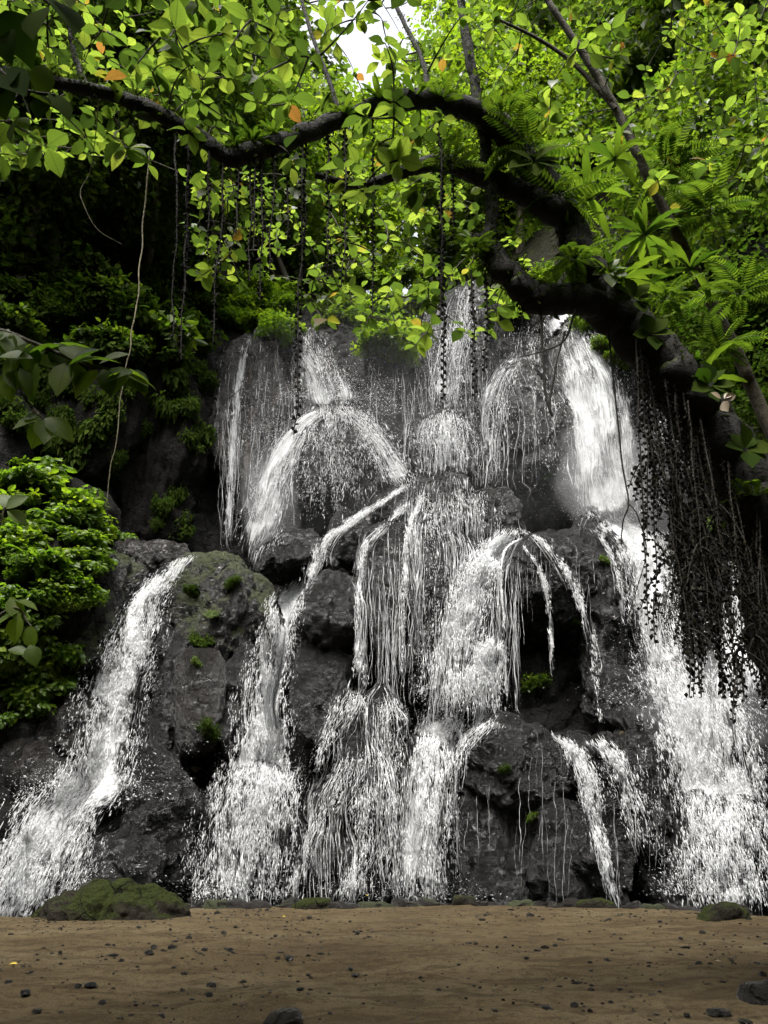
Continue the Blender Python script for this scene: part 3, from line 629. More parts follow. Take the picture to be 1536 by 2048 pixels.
# foam where the falls land, splash drops thrown clear of the rock
def splash(label, spots):
    parts = []
    for cx, cy, rx, ry, n, lift in spots:
        px = cx + rng.normal(0, rx, n); py = cy - np.abs(rng.normal(0, ry, n)); Yd = depth(px, np.minimum(py, 1895)) - 0.1 - rng.random(n) ** 2 * lift
        r = rng.lognormal(0, 0.5, n) * 0.0055; d = np.stack([(px - cx) / rx * 0.5, rng.normal(0, .3, n), rng.normal(0.2, .6, n)], -1)
        parts.append(bipyramids(at(px, py, Yd), unit(d) * (r * rng.uniform(1, 2.6, n))[:, None], r))
    V, F = cat_mesh(parts); tag(link('spray', mk_mesh('spray', V, F, M['white'])), label, kind='stuff')
splash('fine spray thrown up by the falling water', [(665, 800, 55, 40, 3500, 1.0), (740, 830, 45, 40, 1800, .8), (540, 900, 40, 70, 1500, .6), (895, 900, 60, 60, 1500, .6),
       (1200, 1040, 70, 60, 2500, .8), (1250, 900, 60, 120, 1500, .6), (170, 1600, 70, 40, 2000, .5), (510, 1560, 70, 30, 1200, .4), (880, 1440, 60, 30, 1200, .4),
       (1390, 1420, 90, 50, 2500, .6), (500, 1800, 90, 25, 1200, .4), (840, 1800, 60, 20, 800, .3), (1440, 1790, 80, 40, 1800, .5), (60, 1800, 90, 50, 1800, .5), (1330, 1300, 50, 90, 1200, .5)])

# ------------------------------------------------------------------ sand terrace, pool, rim
def edge_y(x):
    return np.interp(x, [-40, -9, -6.5, -3.5, 0, 3, 5.2, 6.6, 7.1, 9, 40], [12.9, 13.2, 13.9, 15.3, 15.75, 15.6, 14.9, 13.6, 12.4, 12.0, 12.0])
xs3 = np.concatenate([np.arange(-60, -12, 1.5), np.arange(-12, 12, 0.06), np.arange(12, 60.1, 1.5)])
tt = np.concatenate([np.linspace(-60, 3, 30)[:-1], np.linspace(3, 0, 1)[:0]])
rows = np.concatenate([np.linspace(-60, 2.5, 28)[:-1], np.linspace(2.5, 11.5, 150)[:-1]])
Vr = []
E = edge_y(xs3) + 0.12 * fbm(np.stack([xs3 * 0.9, 0 * xs3, 0 * xs3], -1), 60, 4)
def sand_z(x, y):
    P = np.stack([x, y, 0 * x], -1)
    return 0.05 * fbm(P * 0.5, 61, 3) + 0.026 * fbm(P * 2.2, 62, 4) + 0.02 * np.abs(fbm(P * 6.5, 64, 3)) * np.clip(.6 + 1.6 * fbm(P * .8, 65, 2), .15, 1.4) + 0.022 * np.clip(fbm(P * np.array([2, 4.5, 1]), 63, 4), 0, 1) * 2 - 0.10 * np.exp(-(((x + 0.6) / 1.9) ** 2 + ((y - 9.6) / 0.45) ** 2))
for y in rows: Vr.append(np.stack([xs3, y + 0 * xs3, sand_z(xs3, y + 0 * xs3)], -1))
for f in np.linspace(0, 1, 46):
    y = 11.5 + (E - 11.5) * f; Vr.append(np.stack([xs3, y, sand_z(xs3, y)], -1))
for dy, dz in ((0.08, -0.05), (0.18, -0.3), (0.3, -0.8), (0.6, -1.5), (60, -1.6)): Vr.append(np.stack([xs3, E + dy, dz + 0 * xs3], -1))
GV = np.array(Vr); tag(link('ground', mk_mesh('ground', GV.reshape(-1, 3), grid_faces(GV.shape[0], GV.shape[1]), M['sand'])), 'brown packed sand terrace in front of the falls', kind='structure')
px_ = np.array([[-60, 12, -0.75], [60, 12, -0.75], [60, 22, -0.75], [-60, 22, -0.75]])
tag(link('pool', mk_mesh('pool', px_, np.array([[0, 1, 2, 3]]), M['pool'])), 'dark plunge pool below the terrace edge', kind='structure')

boulder('low moss-covered rock at the left edge of the sand', 230, 1848, 168, 76, 13.6, 'rock_moss2', dep=.5, sub=6, p=1.9, cuts=4, low=.2, mid=.06, bvh=False)
boulder('mossy block at the right end of the stone rim', 1440, 1850, 66, 36, 13.2, 'rock_moss2', dep=.6, sub=5, p=3.5, cuts=6, low=.1, mid=.05, bvh=False)
boulder('smooth dark grey rock at the bottom right corner', 1532, 2012, 58, 52, 7.4, 'rock_brown', dep=.9, sub=5, p=2.2, cuts=3, low=.05, mid=.015, fine=.01, bvh=False)
boulder('dark earthy clod at the bottom edge in the middle', 560, 2045, 40, 20, 6.75, 'rock_brown', dep=.9, sub=4, p=3, cuts=6, low=.05, mid=.02, fine=.015, bvh=False)
rim = empty('stone_kerb', (0, 15.6, 0)); tag(rim, 'low uneven kerb of dark mossy stones along the terrace edge', 'stone kerb')
protos = []
for k in range(5):
    V, F = rock_shape((k * 5, 0, 0), (0.3, 0.2, 0.11), 300 + k, sub=4, p=4, cuts=12, low=.09, mid=.035, fine=.02)
    protos.append(mk_mesh('stone', V, F, M['rock_moss2' if k < 1 else 'rock_moss' if k < 2 else 'rock_brown']))
x = -4.3; k = 0
while x < 6.3:
    o = link('stone', protos[(k * 3) % 5], rim); sc_ = rng.uniform(0.75, 1.5)
    ey = float(np.interp(x, xs3, E))
    o.location = Vector((x, ey + rng.uniform(-.08, .06), rng.uniform(-0.03, 0.03))) - rim.location
    o.rotation_euler = (rng.uniform(-.15, .15), rng.uniform(-.1, .1), rng.uniform(-.3, .3) + (0 if rng.random() < .5 else math.pi)); o.scale = (sc_, 1, rng.uniform(0.7, 1.25))
    x += 0.46 * sc_; k += 1
def ground_pt(px, py):
    dx, dy, dz = ray(px, py); t = -CAM_H / dz; return np.array([dx * t, dy * t, 0.0])
protos_s = []
for k in range(5):
    V, F = rock_shape((k * 9, 3, 0), (0.5, 0.42, 0.3), 400 + k, sub=2, p=3, cuts=8, low=.1, mid=.03, fine=.02)
    protos_s.append(mk_mesh('pebble', V, F, M['rock'] if k < 3 else M['rock_brown'], smooth=False))
pebs = [(243, 1921), (408, 1906), (460, 1905), (297, 1907), (308, 1898), (62, 1946), (15, 1976), (48, 1995), (205, 2007), (72, 2031), (155, 1980), (180, 1978), (418, 1991), (424, 1972), (365, 1980), (270, 2002), (551, 1877), (636, 1872), (700, 1845), (708, 1866), (1053, 1919), (1010, 1874), (1025, 1892), (1056, 1741 + 99), (1227, 1868), (1298, 1937), (1362, 1881), (1422, 1909), (1150, 2018), (948, 1980), (820, 1948), (1240, 1978), (1110, 1890), (880, 1895), (1320, 1985), (990, 2030), (600, 1990), (520, 1940), (700, 1925), (120, 1905), (340, 1866), (1180, 1925)]
for k, (px, py) in enumerate(pebs):
    p = ground_pt(px, py); o = link('pebble', protos_s[k % 5])
    s = rng.uniform(0.5, 1.0) * 0.105 * (1.25 if k < 14 else .8); o.scale = (s, s * rng.uniform(.7, 1.1), s * rng.uniform(.6, 1.0)); o.rotation_euler = (0, 0, rng.uniform(0, 6.28))
    o.location = (p[0], p[1], float(sand_z(np.array([p[0]]), np.array([p[1]]))[0]) + s * 0.15)
    tag(o, 'small dark pebble lying loose on the brown sand', 'pebble', 'pebbles scattered on the sand')
for k, (px, py, s, lab) in enumerate([(1440, 2030, .2, 'flat brown stone just left of the bottom right rock'), (1375, 2032, .09, 'small brown stone by itself near the bottom right rock'), (1490, 2046, .12, 'brown stone partly under the bottom right rock'), (1470, 1975, .1, 'pale brown stone above the bottom right stones')]):
    p = ground_pt(px, py); o = link('stone', protos_s[3 + k % 2]); o.scale = (s, s * .8, s * .5); o.rotation_euler = (0, 0, k * 1.3); o.location = (p[0], p[1], s * .1); tag(o, lab, 'stone')
# uncountable crumbs of stone and earth
n = 9000; V0, F0 = ico(1); cx = rng.uniform(-8, 8, n); cy = 6 + 9.5 * rng.random(n) ** 0.8
keep = (cy < np.interp(cx, xs3, E) - 0.25) & (fbm(np.stack([cx * .6, cy * .9, 0 * cx], -1), 66, 3) > rng.normal(-.05, .25, n)); cx, cy = cx[keep], cy[keep]; n = len(cx)
sz = rng.lognormal(0, .65, n) * 0.0075; Cc = np.stack([cx, cy, sand_z(cx, cy) + sz * .2], -1)
jit = 1 + rng.uniform(-.35, .35, (n, len(V0), 1)); Vg = Cc[:, None] + V0[None] * jit * (sz[:, None] * np.stack([rng.uniform(.8, 1.7, n), rng.uniform(.8, 1.3, n), rng.uniform(.4, .8, n)], -1))[:, None]
Fg = (F0[None] + (np.arange(n) * len(V0))[:, None, None]).reshape(-1, 3)
tag(link('gravel', mk_mesh('gravel', Vg.reshape(-1, 3), Fg, M['rock_brown'], smooth=False)), 'dark crumbs of stone strewn over the sand', kind='stuff')

# ------------------------------------------------------------------ leaves
def leaf_template(fold=0.22, droop=0.18, ob=0.55):
    t = np.array([0, .1, .28, .5, .7, .87, 1.0]); wd = np.array([0.02, .13, .31, .38, .31, .13, 0.0])
    mid = np.stack([t, 0 * t, -droop * t ** 2], 1); L_ = np.stack([t[1:-1], wd[1:-1], -droop * t[1:-1] ** 2 + fold * wd[1:-1]], 1); R_ = L_ * np.array([1, -1, 1])
    V = np.vstack([mid, L_, R_]); n = len(t); m = n - 2; F3, F4 = [], []
    l0, r0 = n, n + m
    F3 += [[0, 1, l0], [1, 0, r0], [n - 2, n - 1, l0 + m - 1], [n - 1, n - 2, r0 + m - 1]]
    for i in range(m - 1): F4 += [[1 + i, 2 + i, l0 + i + 1, l0 + i], [2 + i, 1 + i, r0 + i, r0 + i + 1]]
    return V, np.array(F3), np.array(F4)
LEAF = leaf_template()
LT4 = (np.array([[0, 0, 0], [.45, .3, .05], [1, 0, -.12], [.45, -.3, .05]]), np.array([[0, 2, 1], [0, 3, 2]]))          # cheap folded leaf
LT6 = (np.array([[0, 0, 0], [.3, .25, .05], [.7, .23, .02], [1, 0, -.12], [.7, -.23, .02], [.3, -.25, .05], [.5, 0, -.03]]),
       np.array([[0, 6, 1], [1, 6, 2], [2, 6, 3], [3, 6, 4], [4, 6, 5], [5, 6, 0]]))
def frames(D, N):
    D = unit(D); S = unit(np.cross(N, D)); U = np.cross(D, S); return D, S, U
def leaves(P, D, N, L, W, T):
    D, S, U = frames(D, N); V0 = T[0]
    V = P[:, None] + L[:, None, None] * (V0[None, :, :1] * D[:, None] + V0[None, :, 2:] * U[:, None]) + (L * W)[:, None, None] * V0[None, :, 1:2] * S[:, None]
    return V.reshape(-1, 3), (T[1][None] + (np.arange(len(P)) * len(V0))[:, None, None]).reshape(-1, 3)
def clump_leaves(centres, radii, n, size, T, r, hang=0.3, flat=0.8, out=.5):
    """leaf-sized faces through clumps; more towards their outside"""
    k = r.integers(0, len(centres), n); dirs = unit(r.normal(size=(n, 3)) * np.array([1, 1, flat])); rad = r.random(n) ** 0.45
    P = centres[k] + dirs * (radii[k] * rad)[:, None] * np.array([1, 1, flat])
    D = unit(dirs * np.array([1, 1, .4]) + r.normal(0, .55, (n, 3)) + np.array([0, 0, -hang])); N = unit(np.array([0, 0, 1.3 - .6 * out]) + dirs * out + r.normal(0, .4, (n, 3)))
    return leaves(P, D, N, size * r.uniform(.6, 1.35, n), r.uniform(.8, 1.25, n), T)
def branchy(r, h, spread, nl, trunk_r, lean=0.0, low=0.45):
    """trunk + limbs for a tree at the origin -> (verts,faces), limb tips"""
    K = 9; t = np.linspace(0, 1, K); bend = r.normal(0, .05, 2) * h
    tr = np.stack([lean * h * t ** 1.5 + bend[0] * np.sin(t * 3), bend[1] * np.sin(t * 2.4), h * .92 * t], -1)
    P, R = [tr], [trunk_r * (1 - .8 * t)]; tips = [tr[-1]]
    for i in range(nl):
        f = low + (1 - low) * i / nl; b = np.array([np.interp(f, t, tr[:, m]) for m in range(3)]); a = i * 2.4 + r.uniform(-.4, .4); ln = spread * r.uniform(.7, 1.1) * (1.15 - .5 * f)
        d = np.array([math.cos(a), math.sin(a), r.uniform(.35, .8)]); q = b + d * ln * t[:, None] + np.array([0, 0, -.12 * ln]) * (t ** 2)[:, None]
        P.append(q); R.append(trunk_r * .42 * (1 - .75 * t)); tips += [q[-1], q[6], q[4]]
    return tubes(np.array(P), np.array(R), 6), np.array(tips)
def tree_proto(seed, h, spread, nl, nleaf, size, T, clump, trunk_r, hang=.3, low=.4):
    r = np.random.default_rng(seed); (V, F), tips = branchy(r, h, spread, nl, trunk_r, low=low)
    tips = np.vstack([tips, tips + r.normal(0, clump * .9, tips.shape)]); rad = clump * r.uniform(.55, 1.15, len(tips))
    cv, cf = clump_leaves(tips, rad, nleaf, size, T, r, hang)
    return mk_mesh('trunk', V, F, M['bark_light']), mk_mesh('crown', cv, cf, M['leaf_mid'], smooth=False)
def put_plant(name, parts, loc, scale, rz, mats, label, cat, group, tilt=0):
    root = empty(name, loc); root.scale = scale if hasattr(scale, '__len__') else (scale,) * 3; root.rotation_euler = (tilt, 0, rz)
    for nm, me, mt in zip(parts[0], parts[1], mats):
        o = link(nm, me, root)
        if mt: o.material_slots[0].link = 'OBJECT'; o.material_slots[0].material = mt
    tag(root, label, cat, group); return root
TP = [tree_proto(11, 14, 4.2, 11, 15000, .32, LT4, 1.7, .28, .5), tree_proto(12, 18, 4.0, 14, 10000, .42, LT4, 1.6, .3, .8, .3), tree_proto(13, 12, 4.6, 10, 14000, .33, LT4, 1.8, .25, .3), tree_proto(14, 16, 3.2, 13, 9000, .5, LT4, 1.4, .24, 1.2, .25)]
# forest above the cliff: (px, py of the foot, distance, scale, proto, leaf material, label)
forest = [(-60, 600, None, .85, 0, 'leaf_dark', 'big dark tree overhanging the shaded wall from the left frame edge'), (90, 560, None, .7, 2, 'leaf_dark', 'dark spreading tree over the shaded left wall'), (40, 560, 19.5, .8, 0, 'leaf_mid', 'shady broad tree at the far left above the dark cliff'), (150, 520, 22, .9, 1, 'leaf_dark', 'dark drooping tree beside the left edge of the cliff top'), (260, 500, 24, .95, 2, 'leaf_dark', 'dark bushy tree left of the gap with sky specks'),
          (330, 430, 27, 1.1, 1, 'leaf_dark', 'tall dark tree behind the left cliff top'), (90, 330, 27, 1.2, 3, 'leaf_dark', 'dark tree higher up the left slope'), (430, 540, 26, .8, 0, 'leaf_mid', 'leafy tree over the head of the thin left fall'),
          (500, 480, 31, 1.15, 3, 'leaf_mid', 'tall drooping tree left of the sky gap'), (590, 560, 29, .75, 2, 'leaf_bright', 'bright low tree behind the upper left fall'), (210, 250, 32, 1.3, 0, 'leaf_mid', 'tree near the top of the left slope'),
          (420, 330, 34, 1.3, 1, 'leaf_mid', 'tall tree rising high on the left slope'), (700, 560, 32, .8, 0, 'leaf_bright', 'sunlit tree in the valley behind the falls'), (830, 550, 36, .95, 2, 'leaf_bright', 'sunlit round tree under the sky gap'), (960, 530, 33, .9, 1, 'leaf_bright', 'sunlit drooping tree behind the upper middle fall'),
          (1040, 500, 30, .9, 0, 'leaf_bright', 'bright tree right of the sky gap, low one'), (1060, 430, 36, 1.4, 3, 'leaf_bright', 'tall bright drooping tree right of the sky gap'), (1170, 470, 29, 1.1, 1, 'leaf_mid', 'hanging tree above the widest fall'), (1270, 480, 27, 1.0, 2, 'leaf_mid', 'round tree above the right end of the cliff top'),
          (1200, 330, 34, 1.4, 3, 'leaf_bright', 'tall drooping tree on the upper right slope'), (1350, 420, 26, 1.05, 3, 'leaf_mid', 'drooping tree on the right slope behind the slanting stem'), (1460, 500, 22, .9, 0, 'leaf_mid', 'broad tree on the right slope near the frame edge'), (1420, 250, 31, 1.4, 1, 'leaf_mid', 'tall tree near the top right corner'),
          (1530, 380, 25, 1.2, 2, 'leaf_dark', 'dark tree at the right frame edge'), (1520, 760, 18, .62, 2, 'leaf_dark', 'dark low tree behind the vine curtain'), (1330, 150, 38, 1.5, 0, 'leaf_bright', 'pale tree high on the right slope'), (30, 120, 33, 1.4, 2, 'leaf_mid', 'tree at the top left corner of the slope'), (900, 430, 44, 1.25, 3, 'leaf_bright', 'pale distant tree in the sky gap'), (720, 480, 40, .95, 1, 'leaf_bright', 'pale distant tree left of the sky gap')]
for k, (px, py, Y, s, pr, mt, lab) in enumerate(forest):
    snap = Y is None; Y = Y or float(depth(np.array(px), np.array(py))) + .3
    p = at(px, py, Y); zc = p[2]
    # foot on the slope: lower it until the slope is reached
    zz = np.arange(0, 60, .25); yy = cliff_y(np.full_like(zz, p[0]), zz); zf = float(np.interp(Y, np.maximum.accumulate(yy), zz)) if yy.max() > Y else zc
    zf = min(zf, zc) if zc - zf < 6 else zc - 4
    if snap: zf = zc
    put_plant('forest_tree', (('trunk', 'crown'), TP[pr]), (p[0], p[1], zf - .3), s, k * 1.9, (None, M[mt]), lab, 'tree', 'trees above the falls')

for k, (px, py, s, pr, lab) in enumerate([(110, 600, .8, 0, 'dark tree leaning out over the shaded left wall, nearest the frame edge'), (290, 560, .72, 2, 'dark tree leaning out over the shaded left wall, nearest the fluted wall'), (200, 480, .9, 0, 'dark tree leaning out high above the shaded left wall')]):
    Yd = float(depth(np.array(px), np.array(py))); put_plant('forest_tree', (('trunk', 'crown'), TP[pr]), tuple(at(px, py, Yd + .3)), s, .25 * k - .2, (None, M['leaf_dark']), lab, 'tree', 'trees above the falls', tilt=.5)
for k, (x, y, s, pr) in enumerate([(-7.5, -7.5, 1.35, 0), (-1.5, -14, 1.5, 2), (6, -13, 1.35, 0), (12.5, -7.0, 1.4, 2), (-13, -2, 1.3, 0), (-11, -9, 1.3, 1), (14.5, 1.5, 1.2, 0)]):  # unseen trees added to hold back light from the camera side
    put_plant('forest_tree', (('trunk', 'crown'), TP[pr]), (x, y, -.3), (s * 1.15, s * 1.15, s), k * 2.1, (None, M['leaf_mid']), 'broad tree added to shade the sand terrace from outside the picture', 'tree', 'trees around the terrace')

# shrubs
def shrub_proto(seed, R, nleaf, size, T, nst=6, hang=.2, out=.5):
    r = np.random.default_rng(seed); P, Rr, tips = [], [], []
    t = np.linspace(0, 1, 7)
    for i in range(nst):
        a = i * 2.4; d = np.array([math.cos(a) * .7, math.sin(a) * .7, r.uniform(.5, 1.0)]) * R * r.uniform(.6, .95)
        q = d * t[:, None] + np.array([0, 0, -.15 * R]) * (t ** 2)[:, None]; P.append(q); Rr.append(.02 * R * (1.2 - t)); tips += [q[-1], q[4], q[3] + r.normal(0, .15 * R, 3)]
    V, F = tubes(np.array(P), np.array(Rr), 4); tips = np.array(tips)
    cv, cf = clump_leaves(tips, R * r.uniform(.25, .45, len(tips)), nleaf, size, T, r, hang, .75, out)
    return mk_mesh('stem', V, F, M['twig']), mk_mesh('foliage', cv, cf, M['leaf_mid'], smooth=False)
SPR = [shrub_proto(21, 1.0, 1300, .17, LT6), shrub_proto(22, 1.0, 1500, .15, LT6, 8, .5), shrub_proto(23, 1.0, 1100, .2, LT6, 5, .35), shrub_proto(24, 1.0, 1700, .12, LT6, 9, .3)]
SPR += [shrub_proto(25, 1.0, 360, .4, LT6, 9, .9, 1.4), shrub_proto(26, 1.0, 420, .34, LT6, 10, .8, 1.4), shrub_proto(27, 1.0, 420, .28, LT6, 8, 1.0, 1.4)]
def scatter(n, poly, Yoff, smin, smax, mats, label, cat, group, name='shrub', protos=(0, 1, 2, 3), seed=0, zsq=.85):
    r = np.random.default_rng(seed); poly = np.asarray(poly, float); lo, hi = poly.min(0), poly.max(0); done = 0
    while done < n:
        p = r.uniform(lo, hi); ins = False; j = len(poly) - 1
        for i in range(len(poly)):
            if (poly[i, 1] > p[1]) != (poly[j, 1] > p[1]) and p[0] < (poly[j, 0] - poly[i, 0]) * (p[1] - poly[i, 1]) / (poly[j, 1] - poly[i, 1]) + poly[i, 0]: ins = not ins
            j = i
        if not ins: continue
        Yd = float(depth(np.array(p[0]), np.array(p[1]))); q = at(p[0], p[1], Yd - Yoff)
        s = r.uniform(smin, smax)
        put_plant(name, (('stem', 'foliage'), SPR[protos[r.integers(0, len(protos))]]), tuple(q), (s, s, s * zsq), r.uniform(0, 6.28), (None, M[mats[r.integers(0, len(mats))]]), label, cat, group, tilt=r.uniform(0, .5)); done += 1
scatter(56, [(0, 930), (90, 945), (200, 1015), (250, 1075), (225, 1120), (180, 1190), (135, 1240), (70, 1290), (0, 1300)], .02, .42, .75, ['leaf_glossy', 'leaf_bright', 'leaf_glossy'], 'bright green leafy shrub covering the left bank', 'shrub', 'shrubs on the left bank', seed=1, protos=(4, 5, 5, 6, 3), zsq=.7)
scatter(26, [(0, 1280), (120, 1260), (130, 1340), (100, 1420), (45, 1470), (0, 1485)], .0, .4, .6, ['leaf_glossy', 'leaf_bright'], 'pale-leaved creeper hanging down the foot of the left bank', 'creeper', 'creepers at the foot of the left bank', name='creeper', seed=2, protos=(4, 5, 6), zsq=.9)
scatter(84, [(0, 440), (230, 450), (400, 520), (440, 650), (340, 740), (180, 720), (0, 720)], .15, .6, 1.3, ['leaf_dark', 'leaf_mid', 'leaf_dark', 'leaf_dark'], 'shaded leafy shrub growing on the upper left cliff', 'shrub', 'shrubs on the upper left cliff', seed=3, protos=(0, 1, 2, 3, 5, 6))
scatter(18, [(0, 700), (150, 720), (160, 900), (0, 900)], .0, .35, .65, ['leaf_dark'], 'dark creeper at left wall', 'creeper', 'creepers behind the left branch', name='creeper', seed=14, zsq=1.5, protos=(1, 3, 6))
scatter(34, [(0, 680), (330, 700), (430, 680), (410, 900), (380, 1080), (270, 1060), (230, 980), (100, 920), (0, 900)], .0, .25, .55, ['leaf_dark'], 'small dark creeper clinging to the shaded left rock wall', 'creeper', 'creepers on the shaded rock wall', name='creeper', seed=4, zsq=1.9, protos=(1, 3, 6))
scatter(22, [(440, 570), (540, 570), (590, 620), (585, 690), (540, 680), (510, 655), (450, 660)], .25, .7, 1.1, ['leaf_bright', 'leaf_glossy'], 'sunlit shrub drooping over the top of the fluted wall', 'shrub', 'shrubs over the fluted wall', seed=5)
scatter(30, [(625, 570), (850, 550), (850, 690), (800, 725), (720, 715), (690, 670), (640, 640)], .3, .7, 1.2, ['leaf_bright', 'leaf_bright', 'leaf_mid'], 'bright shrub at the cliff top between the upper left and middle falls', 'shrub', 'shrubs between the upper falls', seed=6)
scatter(12, [(960, 540), (1110, 520), (1100, 600), (1010, 640), (970, 620)], .2, .6, 1.0, ['leaf_bright', 'leaf_mid'], 'shrub at the cliff top between the upper middle and right falls', 'shrub', 'shrubs by the upper right fall', seed=7)
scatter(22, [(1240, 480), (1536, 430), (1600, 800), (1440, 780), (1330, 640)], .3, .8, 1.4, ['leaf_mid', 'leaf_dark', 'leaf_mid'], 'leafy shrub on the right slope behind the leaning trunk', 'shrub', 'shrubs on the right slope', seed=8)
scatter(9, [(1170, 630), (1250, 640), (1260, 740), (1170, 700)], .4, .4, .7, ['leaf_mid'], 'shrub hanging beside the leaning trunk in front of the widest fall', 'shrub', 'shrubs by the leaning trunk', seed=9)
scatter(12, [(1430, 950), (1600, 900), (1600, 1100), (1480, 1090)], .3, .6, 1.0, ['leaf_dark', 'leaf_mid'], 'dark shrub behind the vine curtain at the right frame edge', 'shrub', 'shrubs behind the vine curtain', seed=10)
for k, (px, py, s, mt, lab) in enumerate([(425, 1235, .2, 'leaf_mid', 'tiny green plant on the mossy rock, upper one'), (390, 1330, .2, 'leaf_mid', 'tiny green plant on the mossy rock, lower one'), (380, 1190, .3, 'leaf_dark', 'dark cress-like plant near the top of the mossy rock'), (470, 1170, .3, 'leaf_dark', 'dark little plant at the crown of the mossy rock'),
                                         (400, 1290, .35, 'leaf_dark', 'dark plant in a hollow of the mossy rock'), (410, 1470, .4, 'leaf_dark', 'dark plant under the hollow brown rock'), (1085, 1385, .55, 'leaf_mid', 'green plant at the bottom of the black hollow'), (1060, 1290, .45, 'leaf_dark', 'dark plant hanging on the back of the black hollow'), (1145, 1250, .35, 'leaf_dark', 'dark plant under the lip of the overhanging boulder'), (1010, 1545, .2, 'leaf_dark', 'few leaves on the rounded boulder'), (1070, 1640, .2, 'leaf_mid', 'few leaves on the dark wall below the rounded boulder'), (1088, 955, .3, 'leaf_mid', 'small plant at the foot of the knobbly upper boulder'), (1205, 1125, .2, 'leaf_mid', 'small plant on the flank of the overhanging boulder')]):
    Yd = float(depth(np.array(px), np.array(py))); put_plant('rock_plant', (('stem', 'foliage'), SPR[3 if k % 2 else 0]), tuple(at(px, py, Yd - .02)), s, k * 1.7, (None, M[mt]), lab, 'plant', 'plants on the rocks', tilt=.6)

# ------------------------------------------------------------------ leaning foreground tree
def px_path(rows): return np.array([np.append(at(r[0], r[1], r[2]), r[3] * mpp(r[1], r[2]) / 2) for r in rows])
BASE = Vector((7.6, 7.7, -0.2))
tree = empty('leaning_tree', BASE)
tag(tree, 'big leaning mossy tree arching over from the right with broad bright leaves', 'tree')
trunk_rows = np.vstack([[7.6, 7.7, -0.4, .5], [7.2, 7.6, 1.5, .44], px_path([(1640, 1300, 7.4, 190), (1560, 1120, 7.2, 175), (1490, 970, 7.0, 160), (1415, 850, 6.8, 140), (1335, 735, 6.5, 125), (1250, 645, 6.3, 118), (1180, 575, 6.1, 112)])])
main = px_path([(1215, 610, 6.2, 110), (1165, 520, 6.0, 92), (1120, 410, 5.8, 80), (1050, 315, 5.6, 72), (1000, 255, 5.4, 64), (925, 215, 5.2, 58), (850, 198, 5.0, 52), (750, 215, 4.9, 48), (650, 250, 4.8, 47), (560, 287, 4.7, 48), (500, 305, 4.65, 48), (455, 314, 4.6, 46), (390, 268, 4.55, 40), (300, 218, 4.45, 38), (200, 184, 4.35, 34), (100, 164, 4.2, 30), (30, 148, 4.1, 26), (-70, 120, 4.0, 18)])
main[:, 3] *= .78; trunk_rows[3:, 3] *= .8
elbow = px_path([(1240, 615, 6.2, 80), (1150, 598, 6.0, 66), (1075, 598, 5.85, 60), (1035, 565, 5.75, 54), (1000, 530, 5.7, 50), (965, 490, 5.65, 42), (945, 478, 5.65, 24)])
upright = px_path([(968, 495, 5.65, 30), (980, 455, 5.6, 27), (982, 390, 5.6, 27), (970, 280, 5.5, 25), (950, 170, 5.4, 22), (930, 60, 5.3, 18), (915, -80, 5.2, 12)])
limb2 = px_path([(1120, 430, 5.8, 60), (1050, 390, 5.7, 48), (960, 352, 5.6, 40), (880, 325, 5.5, 34), (800, 345, 5.4, 26), (720, 370, 5.35, 18), (630, 350, 5.3, 12)])
upleft = px_path([(170, 175, 4.3, 14), (150, 110, 4.3, 12), (135, 40, 4.2, 9), (120, -60, 4.1, 6)])
upmid = px_path([(680, 235, 4.8, 12), (655, 150, 4.9, 9), (620, 60, 5.0, 8), (590, -60, 5.0, 6)])
thin1 = px_path([(860, 200, 5.0, 16), (845, 120, 5.1, 11), (810, 50, 5.2, 9), (770, -40, 5.2, 7)])
def limb_mesh(rows, K, sides, seed, rough=.12):
    q = spline(rows, K); t = np.arange(K)
    P = q[:, :3] + (noise(np.stack([t * .35, 0 * t, 0 * t], -1), seed)[:, None] * q[:, 3:4] * .25)
    V, F = tubes(P[None], q[None, :, 3], sides); c = np.repeat(P, sides, 0); rad = V - c
    d = rough * 1.3 * fbm(V * 4.5, seed + 3, 3) + rough * fbm(V * 13, seed + 5, 3)
    return (c + rad * (1 + d[:, None] * 1.2), F), q
skel, woodV = [], []
for nm, rows, K, sd in (('trunk', trunk_rows, 130, 22), ('limb', main, 260, 16), ('limb', elbow, 70, 14), ('branch', upright, 80, 10), ('branch', limb2, 80, 12), ('branch', upleft, 40, 8), ('branch', upmid, 40, 8), ('branch', thin1, 40, 8)):
    (V, F), q = limb_mesh(rows, K, sd, 80 + K + sd)
    link(nm, mk_mesh(nm, V, F, M['bark']), tree, BASE); skel.append(q); woodV.append((V, np.repeat(q[:, :3], sd, 0), nm))
# moss fuzz and tiny plants covering the wood
P_, N_ = np.concatenate([w[0] for w in woodV]), np.concatenate([unit(w[0] - w[1]) for w in woodV]); wr = np.random.default_rng(9)
prob = np.clip(.35 + .5 * N_[:, 2] + .6 * fbm(P_ * 2.5, 90, 3), .04, 1); k_ = wr.choice(len(P_), 15000, p=prob / prob.sum())
jt = wr.normal(0, .025, (15000, 3)); L_ = wr.lognormal(0, .45, 15000) * np.where(P_[k_, 0] < .9, .024, .04)
V, F = leaves(P_[k_] + jt - N_[k_] * .01, N_[k_] + wr.normal(0, .6, (15000, 3)) + np.array([0, 0, -.2]), wr.normal(0, 1, (15000, 3)), L_, wr.uniform(.35, .9, 15000), LT4)
tag(link('moss', mk_mesh('moss', V, F, M['moss'], smooth=False), tree, BASE), kind='stuff')
